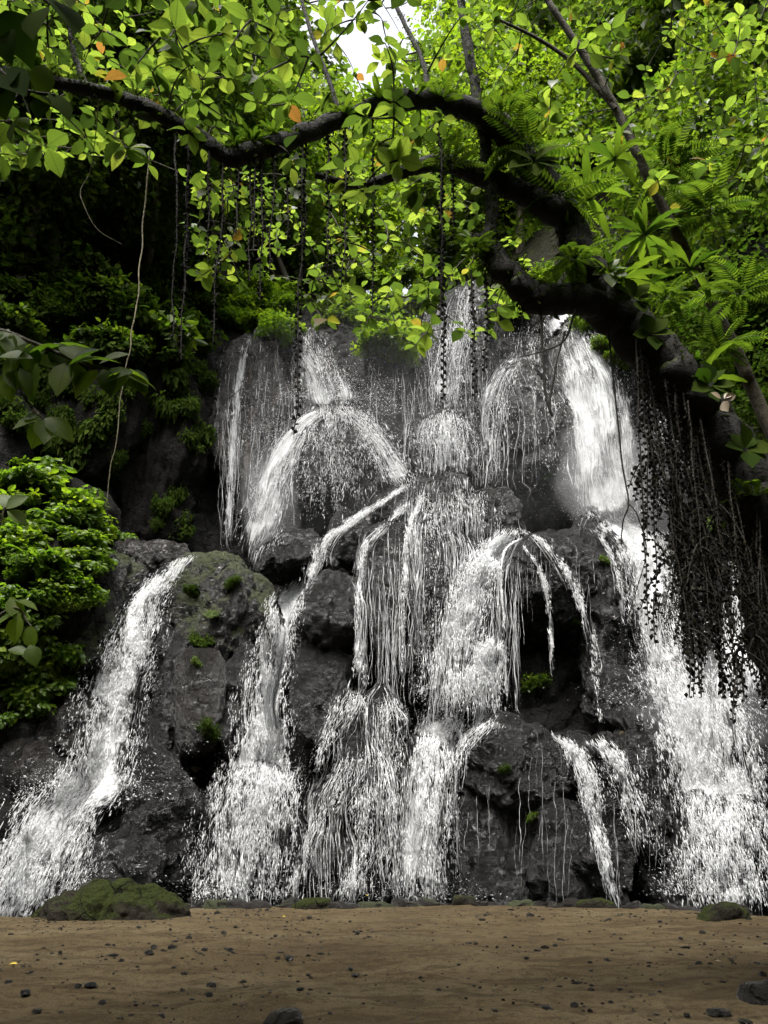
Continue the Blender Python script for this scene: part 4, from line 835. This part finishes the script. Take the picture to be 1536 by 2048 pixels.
# second slender tree on the right: slanting stem
sap = px_path([(1560, 900, 8.6, 40), (1480, 720, 8.3, 36), (1400, 560, 8.0, 32), (1330, 425, 7.6, 28), (1280, 320, 7.4, 26), (1230, 215, 7.2, 24), (1165, 105, 7.0, 21), (1095, 0, 6.8, 18), (1030, -110, 6.6, 12)])
SBASE = Vector((6.9, 9.0, -0.2)); sap[:, 3] *= .68; sap = np.vstack([[6.9, 9.0, -0.3, .1], sap])
sapling = empty('slender_tree', SBASE); tag(sapling, 'slender tree with a straight slanting stem in front of the right slope', 'tree')
(V, F), sq = limb_mesh(sap, 120, 10, 5, .05); link('trunk', mk_mesh('trunk', V, F, M['twig']), sapling, SBASE)
sb = px_path([(1232, 218, 7.2, 12), (1150, 130, 7.1, 9), (1080, 80, 7.0, 7), (1000, 40, 6.9, 5)]); (V, F), sq2 = limb_mesh(sb, 40, 8, 6, .05); link('branch', mk_mesh('branch', V, F, M['twig']), sapling, SBASE)

leaf_meshes = []
for k, (fo, dr) in enumerate([(.25, .12), (.12, .28), (.38, .05), (.2, .4)]):
    V0, F3, F4 = leaf_template(fo, dr); leaf_meshes.append((V0, F3, F4, mk_mesh('leaf', V0, [F3, F4], M['leaf'], uv=V0[:, :2])))
def grow_canopy(root, base, skel, clusters, r, nsep, leaf_nm='leaf', mat=None, min_leaf=4, max_leaf=7, size=(.14, .23), wd=(.66, .95)):
    """clusters: points (n,3). Twigs link each to the nearest wood; leaf rosettes sit at their tips."""
    nodes = [np.array(p) for p in np.vstack([q[::4, :3] for q in skel])]; todo = list(range(len(clusters))); tw_P, tw_R = [], []
    C = np.asarray(clusters); A = np.array(nodes); d = np.linalg.norm(C[:, None] - A[None], axis=-1); best = d.min(1); par = A[d.argmin(1)]; dep_ = np.zeros(len(C))
    tipdir = np.zeros_like(C); t = np.linspace(0, 1, 9)[:, None]
    while todo:
        k = min(todo, key=lambda i: best[i]); todo.remove(k); a, b = par[k], C[k]; ln = np.linalg.norm(b - a)
        bow = r.normal(0, .12, 3) * ln + np.array([0, 0, .1 * ln]); q = a + (b - a) * t + bow * (t * (1 - t)) * 1.6
        tw_P.append(q); tw_R.append(np.linspace(.009 + .003 * min(ln, 2), .004, 9)); tipdir[k] = unit(q[-1] - q[-3])
        for m in (4, 8):
            dd = np.linalg.norm(C - q[m], axis=1)
            for i in todo:
                if dd[i] < best[i]: best[i] = dd[i]; par[i] = q[m]
    V, F = tubes(np.array(tw_P), np.array(tw_R), 5); link('twigs', mk_mesh('twigs', V, F, M['twig']), root, base)['kind'] = 'stuff'
    P, D, N, L, W = [], [], [], [], []
    tw_P = np.array(tw_P)
    order = [int(np.argmin(np.linalg.norm(tw_P[:, -1] - c, axis=1))) for c in C]
    for k in range(len(C)):
        n = r.integers(min_leaf, max_leaf + 1); a0 = r.uniform(0, 6.28); s = r.uniform(*size); td = tipdir[k]
        tl = r.normal(0, .33, 3); up = unit(np.array([0, 0, 1.0]) + tl); e1 = unit(np.cross(up, [0.3, 1, 0.1])); e2 = np.cross(up, e1); q = tw_P[order[k]]
        for i in range(n):
            a = a0 + i * 2.399 + r.uniform(-.3, .3); dr = unit(e1 * math.cos(a) + e2 * math.sin(a) + up * r.uniform(-.5, .25) + td * .25)
            along = r.random() ** 2 * .5 if i > 2 else 0; f = 8 - along * 8; p0 = q[int(f)]
            P.append(p0 + dr * .02); D.append(dr); N.append(unit(up + r.normal(0, .25, 3))); L.append(s * r.uniform(.7, 1.15)); W.append(r.uniform(*wd))
    P, D, N, L, W = map(np.array, (P, D, N, L, W))
    px, py = pix(P); vis = (px > -20) & (px < 1556) & (py > -20) & (py < 1900)
    size_px = L / np.linalg.norm(P - np.array([0, 0, CAM_H]), axis=1) * np.where(vis, 1, .01); idx = np.argsort(-size_px)
    Dn, Sn, Un = frames(D, N)
    for j in idx[:nsep]:
        o = bpy.data.objects.new(leaf_nm, leaf_meshes[j % 4][3]); col.objects.link(o); o.parent = root
        m = Matrix(np.column_stack([np.vstack([np.stack([Dn[j] * L[j], Sn[j] * L[j] * W[j], Un[j] * L[j]], 1), [0, 0, 0]]), np.append(P[j] - np.array(base), 1)]).tolist()); o.matrix_basis = m
        if mat: o.material_slots[0].link = 'OBJECT'; o.material_slots[0].material = mat
    rest = idx[nsep:]
    if len(rest):
        V0, F3, F4 = leaf_meshes[0][:3]; T3 = (V0, np.concatenate([F3, F4[:, [0, 1, 2]], F4[:, [0, 2, 3]]]))
        V, F = leaves(P[rest], D[rest], N[rest], L[rest], W[rest], T3)
        o = link('leaves', mk_mesh('leaves', V, F, mat or M['leaf'], uv=np.tile(V0[:, :2], (len(rest), 1))), root, base); o['kind'] = 'stuff'
def sample(r, n, x0, x1, y0, y1, Y0, Y1, rej=None):
    out = []
    while len(out) < n:
        px, py = r.uniform(x0, x1), r.uniform(y0, y1)
        if rej and rej(px, py, r): continue
        out.append(at(px, py, r.uniform(Y0, Y1)))
    return out
r = np.random.default_rng(42)
skyrej = lambda px, py, r: 620 < px < 920 and py < 260 and r.random() < .6
forkrej = lambda px, py, r: (895 < px < 1020 and 40 < py < 500) or skyrej(px, py, r)
cl = sample(r, 90, -40, 1000, -60, 170, 3.8, 6.5, forkrej) + sample(r, 42, -40, 430, 100, 330, 3.9, 6.5) + sample(r, 26, 260, 760, 120, 330, 4.2, 6.5, skyrej) + sample(r, 70, 380, 1000, 330, 560, 6.0, 9.5) + sample(r, 80, -40, 1000, -40, 330, 7.5, 11, skyrej) + sample(r, 50, 380, 1060, 300, 600, 8.5, 12) + sample(r, 30, 600, 1040, 560, 690, 6.8, 8.2) + sample(r, 16, 640, 900, 120, 420, 4.4, 5.4) + sample(r, 14, 380, 560, 380, 560, 6, 8)
grow_canopy(tree, BASE, skel, cl, r, 300)
r = np.random.default_rng(43)
cl = sample(r, 64, 980, 1560, -60, 230, 6.2, 9) + sample(r, 46, 1080, 1560, 200, 420, 7, 9.5)
grow_canopy(sapling, SBASE, [sq, sq2], cl, r, 260)

# ------------------------------------------------------------------ near leafy branches at the left frame edge
def leafy_branch(label, name, paths, leafspec, mat, sizes, seed):
    r = np.random.default_rng(seed); base = Vector(at(*paths[0][0][:3])); root = empty(name, base); tag(root, label, 'branch')
    tws = []
    for rows in paths:
        (V, F), q = limb_mesh(px_path(rows), 40, 7, seed, .05); tws.append((link('twig', mk_mesh('twig', V, F, M['twig']), root, base), q[:, :3]))
    for k, (px, py, ang, ln, Y) in enumerate(leafspec):
        p = at(px, py, Y); L = ln * mpp(py, Y); a = math.radians(ang)
        dr = unit(np.array([math.cos(a), r.uniform(-.35, .15), -math.sin(a)])); N = unit(np.array([0, -.75, .6]) + r.normal(0, .3, 3)); D, S, U = frames(dr, N)
        o = bpy.data.objects.new('leaf', leaf_meshes[k % 4][3]); col.objects.link(o); o.parent = min(tws, key=lambda w: np.linalg.norm(w[1] - p, axis=1).min())[0]; wdt = r.uniform(.75, 1.0)
        o.matrix_basis = Matrix(np.column_stack([np.vstack([np.stack([D * L, S * L * wdt, U * L], 1), [0, 0, 0]]), np.append(p, 1)]).tolist())
        o.material_slots[0].link = 'OBJECT'; o.material_slots[0].material = mat
# angles are clockwise from picture-right (90 = hanging down)
r = np.random.default_rng(5)
spec = []
for px, py, n in ((20, 665, 4), (60, 690, 6), (110, 690, 5), (150, 725, 5), (200, 735, 4), (255, 745, 7), (30, 740, 4), (75, 720, 3)):
    for i in range(n): spec.append((px + r.uniform(-14, 14), py + r.uniform(-8, 8), r.choice([20, 50, 80, 110, 140, -15, 165]) + r.uniform(-15, 15), r.uniform(52, 88), 5.2 + r.uniform(-.15, .15)))
leafy_branch('leafy branch reaching in from the left frame edge at mid height', 'leafy_branch', [[(-60, 640, 5.2, 14), (40, 675, 5.2, 10), (130, 712, 5.2, 8), (200, 735, 5.2, 7), (262, 747, 5.2, 5)], [(20, 670, 5.2, 7), (30, 750, 5.2, 5), (62, 815, 5.2, 4), (85, 835, 5.2, 3)]], spec, M['leaf_branch'], None, 31)
spec = [(85, 835, 150, 60, 5.2), (85, 838, 100, 62, 5.2), (88, 838, 75, 66, 5.2), (90, 836, 30, 72, 5.2), (82, 832, 170, 40, 5.2)]
leafy_branch('small hanging tuft of five leaves below the left branch', 'leaf_tuft', [[(62, 812, 5.2, 4), (75, 825, 5.2, 4), (86, 836, 5.2, 3)]], spec, M['leaf_branch'], None, 32)
spec = [(90, 15, 95, 100, 2.9), (110, 0, 50, 110, 2.9), (60, -20, 130, 110, 2.9), (10, 20, 60, 120, 2.9), (-20, 140, 40, 120, 2.9), (-10, 160, 70, 100, 2.9), (60, 190, 30, 90, 2.9), (88, 130, 85, 70, 2.9), (40, 140, 120, 90, 2.9), (100, 185, 45, 75, 2.9), (130, -30, 70, 100, 2.9), (20, 60, 90, 80, 2.9), (40, 230, 100, 70, 2.9), (90, 190, 95, 60, 2.9)]
leafy_branch('near dark-leaved branch in the top left corner', 'leafy_branch', [[(-80, 60, 2.9, 14), (0, 140, 2.9, 9), (50, 180, 2.9, 8), (110, 190, 2.9, 5)], [(40, -60, 2.9, 9), (90, 0, 2.9, 7), (110, 10, 2.9, 4)]], spec, M['leaf_dark'], None, 33)
spec = [(8, 1020, 200, 40, 9), (10, 1015, 250, 40, 9), (12, 1018, 320, 48, 9), (14, 1022, 20, 45, 9), (5, 1025, 120, 45, 9), (30, 1200, 10, 50, 9), (20, 1195, 60, 55, 9), (40, 1230, 100, 55, 9), (35, 1225, 140, 50, 9), (60, 1250, 80, 50, 9), (15, 1300, 10, 45, 9), (60, 1290, 60, 45, 9)]
leafy_branch('upright young plant with large pale leaves at the left frame edge', 'young_plant', [[(-40, 1420, 9, 8), (-30, 1250, 9, 7), (-15, 1120, 9, 6), (8, 1015, 9, 5)], [(-30, 1250, 9, 5), (30, 1215, 9, 4), (62, 1252, 9, 3)]], spec, M['leaf_branch'], None, 34)

# ------------------------------------------------------------------ ferns and epiphytes on the leaning tree
def pinnate(n=15, L=1.0, droop=.5, w=.2):
    t = np.linspace(0, 1, 12); q = np.stack([L * (t - .12 * t ** 2), 0 * t, L * (.35 * t - droop * t ** 2)], -1); parts = [tubes(q[None], np.linspace(.008, .002, 12)[None] * L, 3)]
    P, D, N, Ls = [], [], [], []
    for i in range(n):
        f = .12 + .86 * i / n; p = np.array([np.interp(f, t, q[:, m]) for m in range(3)]); l = w * L * math.sin(math.pi * (f * .82 + .14)) ** .7
        for s in (-1, 1): P.append(p); D.append([.45, s, -.15]); N.append([0, 0, 1]); Ls.append(l)
    parts.append(leaves(np.array(P), np.array(D, float), np.array(N, float), np.array(Ls), np.full(len(P), .55), LT4)); return cat_mesh(parts)
def strap(L=1.0, droop=.45):
    t = np.linspace(0, 1, 9); wd = .075 * np.sin(np.pi * np.clip(t * .93 + .06, 0, 1)) ** .6 * L; x = L * (t - .15 * t ** 2); z = L * (.55 * t - droop * t ** 2)
    V = np.concatenate([np.stack([x, s * wd, z + (.25 * np.abs(wd) if s else 0) + .012 * np.sin(t * 22) * abs(s)], -1) for s in (-1, 0, 1)])
    F = np.concatenate([np.stack([np.arange(8) + 9 * k, np.arange(1, 9) + 9 * k, np.arange(10, 18) + 9 * k, np.arange(9, 17) + 9 * k], -1) for k in (0, 1)]); return V, F
FR = {}
for k in range(3):
    V, F = pinnate(13 + 2 * k, 1, .4 + .2 * k, .2 + .02 * k); FR['pin', k] = mk_mesh('frond', V, F, M['fern'], smooth=False)
    V, F = strap(1, .4 + .18 * k); FR['strap', k] = mk_mesh('frond', V, F, M['fern'])
def fern(label, px, py, Y, kind, n, size, seed, face=None, name='fern'):
    r = np.random.default_rng(seed); p = at(px, py, Y); root = empty(name, p); tag(root, label, 'fern', 'ferns on the leaning tree')
    for i in range(n):
        o = link('frond', FR[kind, i % 3], root); s = size * r.uniform(.65, 1.15); o.scale = (s, s, s)
        a = (i / n * 6.283 + r.uniform(-.3, .3)) if face is None else math.radians(face) + r.uniform(-1.3, 1.3); o.rotation_euler = (r.uniform(-.4, .4), r.uniform(-.75, .35), a)
fl = [('feathery fern on the arch just right of the upright branch', 1010, 235, 5.3, 'pin', 11, .62), ('feathery fern on the arch below the first, with drooping fronds', 1060, 300, 5.4, 'pin', 10, .6), ('fern on the arch where the second limb leaves', 1120, 390, 5.6, 'pin', 10, .6),
      ('strap-leaved fern right of the arch, upper one', 1180, 400, 6.2, 'strap', 14, .6), ('big strap-leaved fern on the trunk fork', 1290, 470, 6.4, 'strap', 16, .62), ('strap-leaved fern hugging the trunk bend', 1240, 560, 5.9, 'strap', 14, .5), ('feathery fern below the trunk fork', 1150, 520, 5.6, 'pin', 10, .5),
      ('strap-leaved fern at the right of the trunk, mid height', 1380, 540, 6.6, 'strap', 14, .55), ('feathery fern on the upper side of the trunk', 1330, 600, 6.4, 'pin', 11, .6), ('feathery fern at the right frame edge', 1480, 590, 6.8, 'pin', 12, .75), ('feathery fern on the right of the trunk where vines start', 1440, 700, 6.7, 'pin', 11, .6),
      ('strap-leaved fern low on the trunk', 1400, 760, 6.5, 'strap', 12, .5), ('fern at the right edge below the trunk', 1510, 1010, 6.8, 'pin', 10, .45), ('fern high on the limb at the crest of the arch', 880, 200, 5.0, 'pin', 9, .36), ('fern on the crest left of the upright branch', 830, 195, 4.9, 'strap', 10, .36),
      ('fern hanging from the second limb', 900, 330, 5.4, 'pin', 9, .5), ('fern hanging at the tip of the elbow', 950, 490, 5.5, 'pin', 7, .35), ('strap-leaved fern between arch and slanting stem', 1230, 320, 7.0, 'strap', 12, .6), ('feathery fern behind the slanting stem', 1330, 330, 7.6, 'pin', 12, .8), ('feathery fern near the right frame edge, higher one', 1420, 430, 7.4, 'pin', 12, .85)]
for k, f in enumerate(fl): fern(*f[:6], f[6], 500 + k)
tl = [('bright tuft of small leaves in the crook of the mossy branch', 505, 285, 4.6, 22, .17), ('bright grassy tuft right of the crook on the mossy branch', 545, 272, 4.65, 22, .16), ('small grassy tuft left of the crook', 470, 290, 4.55, 14, .12), ('thick leafy tuft on the mossy limb before the crest', 690, 232, 4.8, 26, .18), ('leafy tuft at the crest of the mossy limb', 760, 205, 4.85, 26, .2), ('small tuft high on the thin end of the mossy branch', 330, 222, 4.45, 10, .08)]
for k, (lab, px, py, Y, n, s) in enumerate(tl): fern(lab, px, py, Y, 'strap', n, s * 1.3, 540 + k, name='leaf_tuft')
# broad dull epiphyte leaves on trunk
def rosette(label, px, py, Y, n, ln, mat, seed, cat='plant'):
    r = np.random.default_rng(seed); p = at(px, py, Y); root = empty('epiphyte', p); tag(root, label, cat)
    for i in range(n):
        a = i * 2.4 + r.uniform(-.3, .3); D, S, U = frames(np.array([math.cos(a), -.4 + r.uniform(-.2, .2), math.sin(a)]), np.array([0, -1, .5]) + r.normal(0, .3, 3)); L = ln * r.uniform(.75, 1.2)
        o = bpy.data.objects.new('leaf', leaf_meshes[i % 4][3]); col.objects.link(o); o.parent = root
        o.matrix_basis = Matrix(np.vstack([np.column_stack([np.stack([D * L, S * L, U * L], 1), D * .02]), [0, 0, 0, 1]]).tolist()); o.material_slots[0].link = 'OBJECT'; o.material_slots[0].material = mat
rosette('brownish rosette of big leaves on the arch near the slanting stem', 1068, 325, 5.2, 6, .24, M['leaf_dark'], 1)
rosette('leaves clustered on the trunk right of the widest fall', 1300, 670, 6.0, 7, .2, M['leaf_dark'], 2)
rosette('dull leaves hanging on the trunk above the vine curtain', 1420, 770, 6.3, 7, .22, M['leaf_dark'], 3)
rosette('withered pale leaves on the trunk above the vine curtain', 1445, 800, 6.2, 4, .12, M['brown_leaf'], 4)
rosette('leaves beside the elbow of the leaning tree', 1215, 545, 5.8, 6, .2, M['leaf_mid'], 5)
rosette('leaf cluster on the trunk at the bend', 1270, 600, 5.9, 7, .2, M['leaf_dark'], 6)
rosette('leaf cluster low on the trunk at the right edge', 1490, 900, 6.5, 7, .22, M['leaf_dark'], 7)

# ------------------------------------------------------------------ hanging vines
def vine(label, rows, group, seed, bead=.016, gap=.036, rad=.006, forks=0, mat='vine', name='hanging_vine', cat='vine'):
    """rows: px, py, Y. A thin stem set with small bead-like leaves."""
    r = np.random.default_rng(seed); pts = np.array([at(*q) for q in rows]); ln = np.linalg.norm(np.diff(pts, axis=0), axis=1).sum(); K = max(14, int(ln / .07))
    q = spline(pts, K); t = np.arange(K); q = q + np.stack([noise(np.stack([t * .25, 0 * t + m, 0 * t], -1), seed + m) for m in range(3)], -1) * np.array([.018, .018, .004]) * np.minimum(t / 6, 1)[:, None]
    lines = [q]
    for i in range(forks):
        k = r.integers(int(K * .55), K - 3); a = r.uniform(-1, 1); l = r.uniform(.25, .6); s = np.linspace(0, 1, 12)[:, None]
        lines.append(q[k] + s * np.array([a * .7 * l, r.uniform(-.3, .3) * l, -.1 * l]) + s ** 2 * np.array([0, 0, -.75 * l]))
    parts = []
    for l in lines: parts.append(tubes(l[None], np.full((1, len(l)), rad) * np.linspace(1.2, .6, len(l))[None], 4))
    V, F = cat_mesh(parts); o = link(name, mk_mesh(name, V, F, M[mat])); tag(o, label, cat, group)
    if bead:
        Ps = []
        for l in lines:
            sg = np.concatenate([[0], np.cumsum(np.linalg.norm(np.diff(l, axis=0), axis=1))]); s = np.arange(.08, sg[-1], gap); s = s + r.uniform(-.3, .3, len(s)) * gap
            Ps.append(np.stack([np.interp(s, sg, l[:, m]) for m in range(3)], -1))
        P = np.concatenate(Ps); n = len(P); P = P + np.stack([np.where(np.arange(n) % 2, 1, -1) * bead * .7, r.normal(0, .5, n) * bead, 0 * P[:, 0]], -1)
        V, F = bipyramids(P, np.stack([r.normal(0, .5, n), r.normal(0, .3, n), r.normal(0, .5, n) + .6], -1) * bead, bead * r.uniform(.7, 1.1, n))
        link('beads', mk_mesh('beads', V, F, M['bead'], smooth=False), o)['kind'] = 'stuff'
ordn = ['first', 'second', 'third', 'fourth', 'fifth', 'sixth', 'seventh', 'eighth', 'ninth', 'tenth', 'eleventh', 'twelfth', 'thirteenth', 'fourteenth', 'fifteenth', 'sixteenth', 'seventeenth', 'eighteenth', 'nineteenth', 'twentieth']
lv = [(352, 250, 345, 680, 4.5), (383, 270, 366, 600, 4.55), (378, 270, 362, 720, 4.5), (418, 300, 412, 520, 4.55), (446, 320, 425, 690, 4.6), (478, 318, 470, 470, 4.62), (500, 312, 498, 560, 4.65), (512, 308, 505, 500, 4.65), (525, 303, 518, 600, 4.68), (548, 298, 535, 540, 4.7), (575, 290, 572, 480, 4.75),
      (606, 280, 591, 870, 4.75), (612, 275, 604, 640, 4.8), (655, 255, 652, 560, 4.85), (690, 240, 684, 575, 4.85), (745, 225, 742, 620, 4.95)]
for k, (x0, y0, x1, y1, Y) in enumerate(lv):
    vine('beaded vine hanging from the mossy left branch, %s from the left' % ordn[k], [(x0, y0, Y), ((x0 + x1) / 2 + 2, (y0 + y1) / 2, Y), (x1, y1, Y)], 'vines under the mossy branch', 600 + k, .02 if k % 3 else .016, rad=.008)
mv = [(880, 215, 878, 640, 5.1), (882, 330, 884, 800, 5.45), (942, 540, 947, 790, 5.6), (905, 330, 903, 480, 5.45), (970, 540, 972, 745, 5.75), (1045, 600, 1043, 660, 5.8)]
for k, (x0, y0, x1, y1, Y) in enumerate(mv):
    vine('beaded vine hanging between the crest and the elbow, %s from the left' % ordn[k], [(x0, y0, Y), ((x0 + x1) / 2 + 3, (y0 + y1) / 2, Y), (x1, y1, Y)], 'vines below the arch', 640 + k, .02, rad=.008)
vine('bare crooked twig hanging below the elbow of the tree', [(1080, 610, 5.85), (1088, 700, 5.8), (1090, 780, 5.8), (1101, 830, 5.8), (1103, 800, 5.8), (1115, 730, 5.8), (1135, 660, 5.9)], None, 660, 0, rad=.012, name='hanging_twig', cat='twig')
vine('thin curved twig reaching left below the elbow', [(1150, 620, 5.9), (1130, 680, 5.85), (1090, 700, 5.8), (1040, 713, 5.8)], None, 661, 0, rad=.01, name='hanging_twig', cat='twig')
vine('forked bare root hanging in front of the widest fall', [(1215, 640, 6.2), (1228, 760, 6.2), (1240, 900, 6.2), (1255, 1005, 6.2), (1245, 1050, 6.2), (1243, 1090, 6.2)], None, 662, .008, gap=.06, rad=.009, name='hanging_root', cat='root')
vine('lower fork of the bare root in front of the widest fall', [(1255, 1005, 6.2), (1275, 1030, 6.2), (1292, 1090, 6.2), (1285, 1150, 6.2), (1262, 1230, 6.2)], None, 663, .006, gap=.06, rad=.006, name='hanging_root', cat='root')
vine('pale bare liana hanging straight in the dark left part', [(300, 300, 7.6), (284, 480, 8), (268, 640, 8), (247, 770, 8), (230, 890, 8), (211, 1012, 8)], None, 664, 0, rad=.009, mat='vine_pale', name='liana', cat='vine')
vine('pale curling tendril below the left branch', [(198, 188, 4.36), (190, 270, 4.8), (178, 340, 5), (162, 380, 5), (172, 420, 5), (200, 460, 5), (247, 488, 5)], None, 665, 0, rad=.004, mat='vine_pale', name='tendril', cat='vine')
r = np.random.default_rng(77)
tru = spline(trunk_rows, 200)[:, :3]; tpx, tpy = pix(tru)
for k in range(50):
    x0 = r.uniform(1265, 1520); y0 = float(np.interp(x0, tpx[::-1], tpy[::-1])) + 10; Y = 6.35 + (x0 - 1300) / 400 + r.uniform(-.25, .25); ln = r.uniform(260, 720) * (1 if x0 < 1420 else .8)
    yend = min(y0 + ln, 1395); dx = (yend - y0) * r.uniform(.02, .2)
    vine('dark beaded vine in the dense curtain hanging from the leaning trunk', [(x0, y0, Y), (x0 + dx * .5 + r.uniform(-6, 6), (y0 + yend) / 2, Y), (x0 + dx, yend, Y)], 'curtain of vines on the right', 700 + k, r.uniform(.017, .025), forks=int(r.integers(0, 5)), rad=.008)

# ------------------------------------------------------------------ fallen leaves
fallen = [(15, 1938, .1, 'yellow_leaf', 'yellow fallen leaf on the sand at the left frame edge'), (566, 1840, .1, 'yellow_leaf', 'yellow fallen leaf on the sand just before the stone rim'), (735, 1803, .08, 'yellow_leaf', 'yellow leaf on the stone rim'), (352, 1981, .07, 'brown_leaf', 'pale fallen leaf among the pebbles at lower left'), (1345, 1934, .06, 'brown_leaf', 'pale scrap of leaf on the sand at right'), (1430, 1922, .07, 'brown_leaf', 'pale flat leaf on the sand near the mossy block')]
for k, (px, py, L, mt, lab) in enumerate(fallen):
    p = ground_pt(px, py); o = link('fallen_leaf', leaf_meshes[k % 4][3]); o.scale = (L, L * .8, L); o.rotation_euler = (.15, -.2, k * 1.1); o.location = (p[0], p[1], float(sand_z(np.array([p[0]]), np.array([p[1]]))[0]) + (.02 if k != 2 else .12))
    o.material_slots[0].link = 'OBJECT'; o.material_slots[0].material = M[mt]; tag(o, lab, 'leaf')
for k, (px, py, lab) in enumerate([(380, 1535, 'orange withered leaf stuck on the big low boulder'), (878, 970, 'orange withered leaf on the head of the central dome'), (1250, 1465, 'orange withered leaf on top of the rock pillar')]):
    Yd = float(depth(np.array(px), np.array(py))); o = link('withered_leaf', leaf_meshes[k][3]); o.scale = (.22, .2, .22); o.rotation_euler = (1.0, .3, k); o.location = at(px, py, Yd - .06); o.material_slots[0].link = 'OBJECT'; o.material_slots[0].material = M['brown_leaf']; tag(o, lab, 'leaf')

# ------------------------------------------------------------------ drifting spray
def mist_mat(d):
    b = NB('mist'); v = b.n('ShaderNodeVolumePrincipled'); v.inputs['Color'].default_value = (.95, .96, .97, 1); v.inputs['Density'].default_value = d; return b.done(v.outputs[0], True)
MM = [mist_mat(.016), mist_mat(.15), mist_mat(.11)]
for k, (px, py, hw, hh, Y, lab) in enumerate([(860, 850, 420, 260, 21.2, 'thin mist hanging in the basin of the upper falls'), (1215, 960, 110, 130, 21.4, 'mist at the foot of the widest fall'), (545, 1010, 60, 110, 20.6, 'mist along the slanting left fall'), (1400, 1400, 130, 90, 16.6, 'mist over the spreading right cascade')]):
    V, F = ico(4); q = at(px, py, Y); m_ = mpp(py, Y); V = V * np.array([hw * m_, .8, hh * m_]) * (1 + .8 * fbm(V * 1.6 + px, 5, 3))[:, None]
    o = link('mist', mk_mesh('mist', V, F, MM[min(k, 2)])); o.location = q; tag(o, lab, kind='stuff')

# ------------------------------------------------------------------ labels that say which one of a group
def ordinal(n):
    one = ['', 'first', 'second', 'third', 'fourth', 'fifth', 'sixth', 'seventh', 'eighth', 'ninth', 'tenth', 'eleventh', 'twelfth', 'thirteenth', 'fourteenth', 'fifteenth', 'sixteenth', 'seventeenth', 'eighteenth', 'nineteenth']
    if n < 20: return one[n]
    t = ['twenty', 'thirty', 'forty', 'fifty', 'sixty'][n // 10 - 2]
    return (t[:-1] + 'ieth') if n % 10 == 0 else t + '-' + one[n % 10]
def relabel(group, base, per_row):
    obs = [o for o in col.objects if o.get('group') == group]; q = [pix(np.array(o.location if o.data is None or 'vine' not in o.name else (np.array(o.bound_box).mean(0)))) for o in obs]
    order = sorted(range(len(obs)), key=lambda i: q[i][1]) if per_row else list(range(len(obs))); n = per_row or len(obs); rows = [order[i:i + n] for i in range(0, len(order), n)]
    for ri, row in enumerate(rows):
        for ci, i in enumerate(sorted(row, key=lambda i: q[i][0])):
            obs[i]['label'] = base + (', %s row from top, ' % ordinal(ri + 1) if per_row and len(rows) > 1 else ', ') + '%s from left' % ordinal(ci + 1)
for g_, b_, n_ in [('shrubs on the left bank', 'bright leafy shrub on the left bank', 6), ('creepers at the foot of the left bank', 'pale-leaved creeper at the foot of the left bank', 4), ('shrubs on the upper left cliff', 'shaded shrub on the upper left cliff', 9),
                   ('creepers on the shaded rock wall', 'small dark creeper on the shaded left wall', 8), ('creepers behind the left branch', 'dark creeper behind the left leafy branch', 5), ('shrubs over the fluted wall', 'sunlit shrub above the fluted wall', 5), ('shrubs between the upper falls', 'bright shrub between the upper left and middle falls', 6), ('shrubs by the upper right fall', 'shrub on the cliff top beside the widest fall', 4),
                   ('shrubs on the right slope', 'leafy shrub on the right slope behind the trunk', 6), ('shrubs by the leaning trunk', 'small shrub between trunk and widest fall', 3), ('shrubs behind the vine curtain', 'dark shrub behind the vine curtain', 4), ('curtain of vines on the right', 'dark beaded vine in the curtain below the leaning trunk', 0), ('pebbles scattered on the sand', 'small dark pebble on the sand', 7)]:
    relabel(g_, b_, n_)
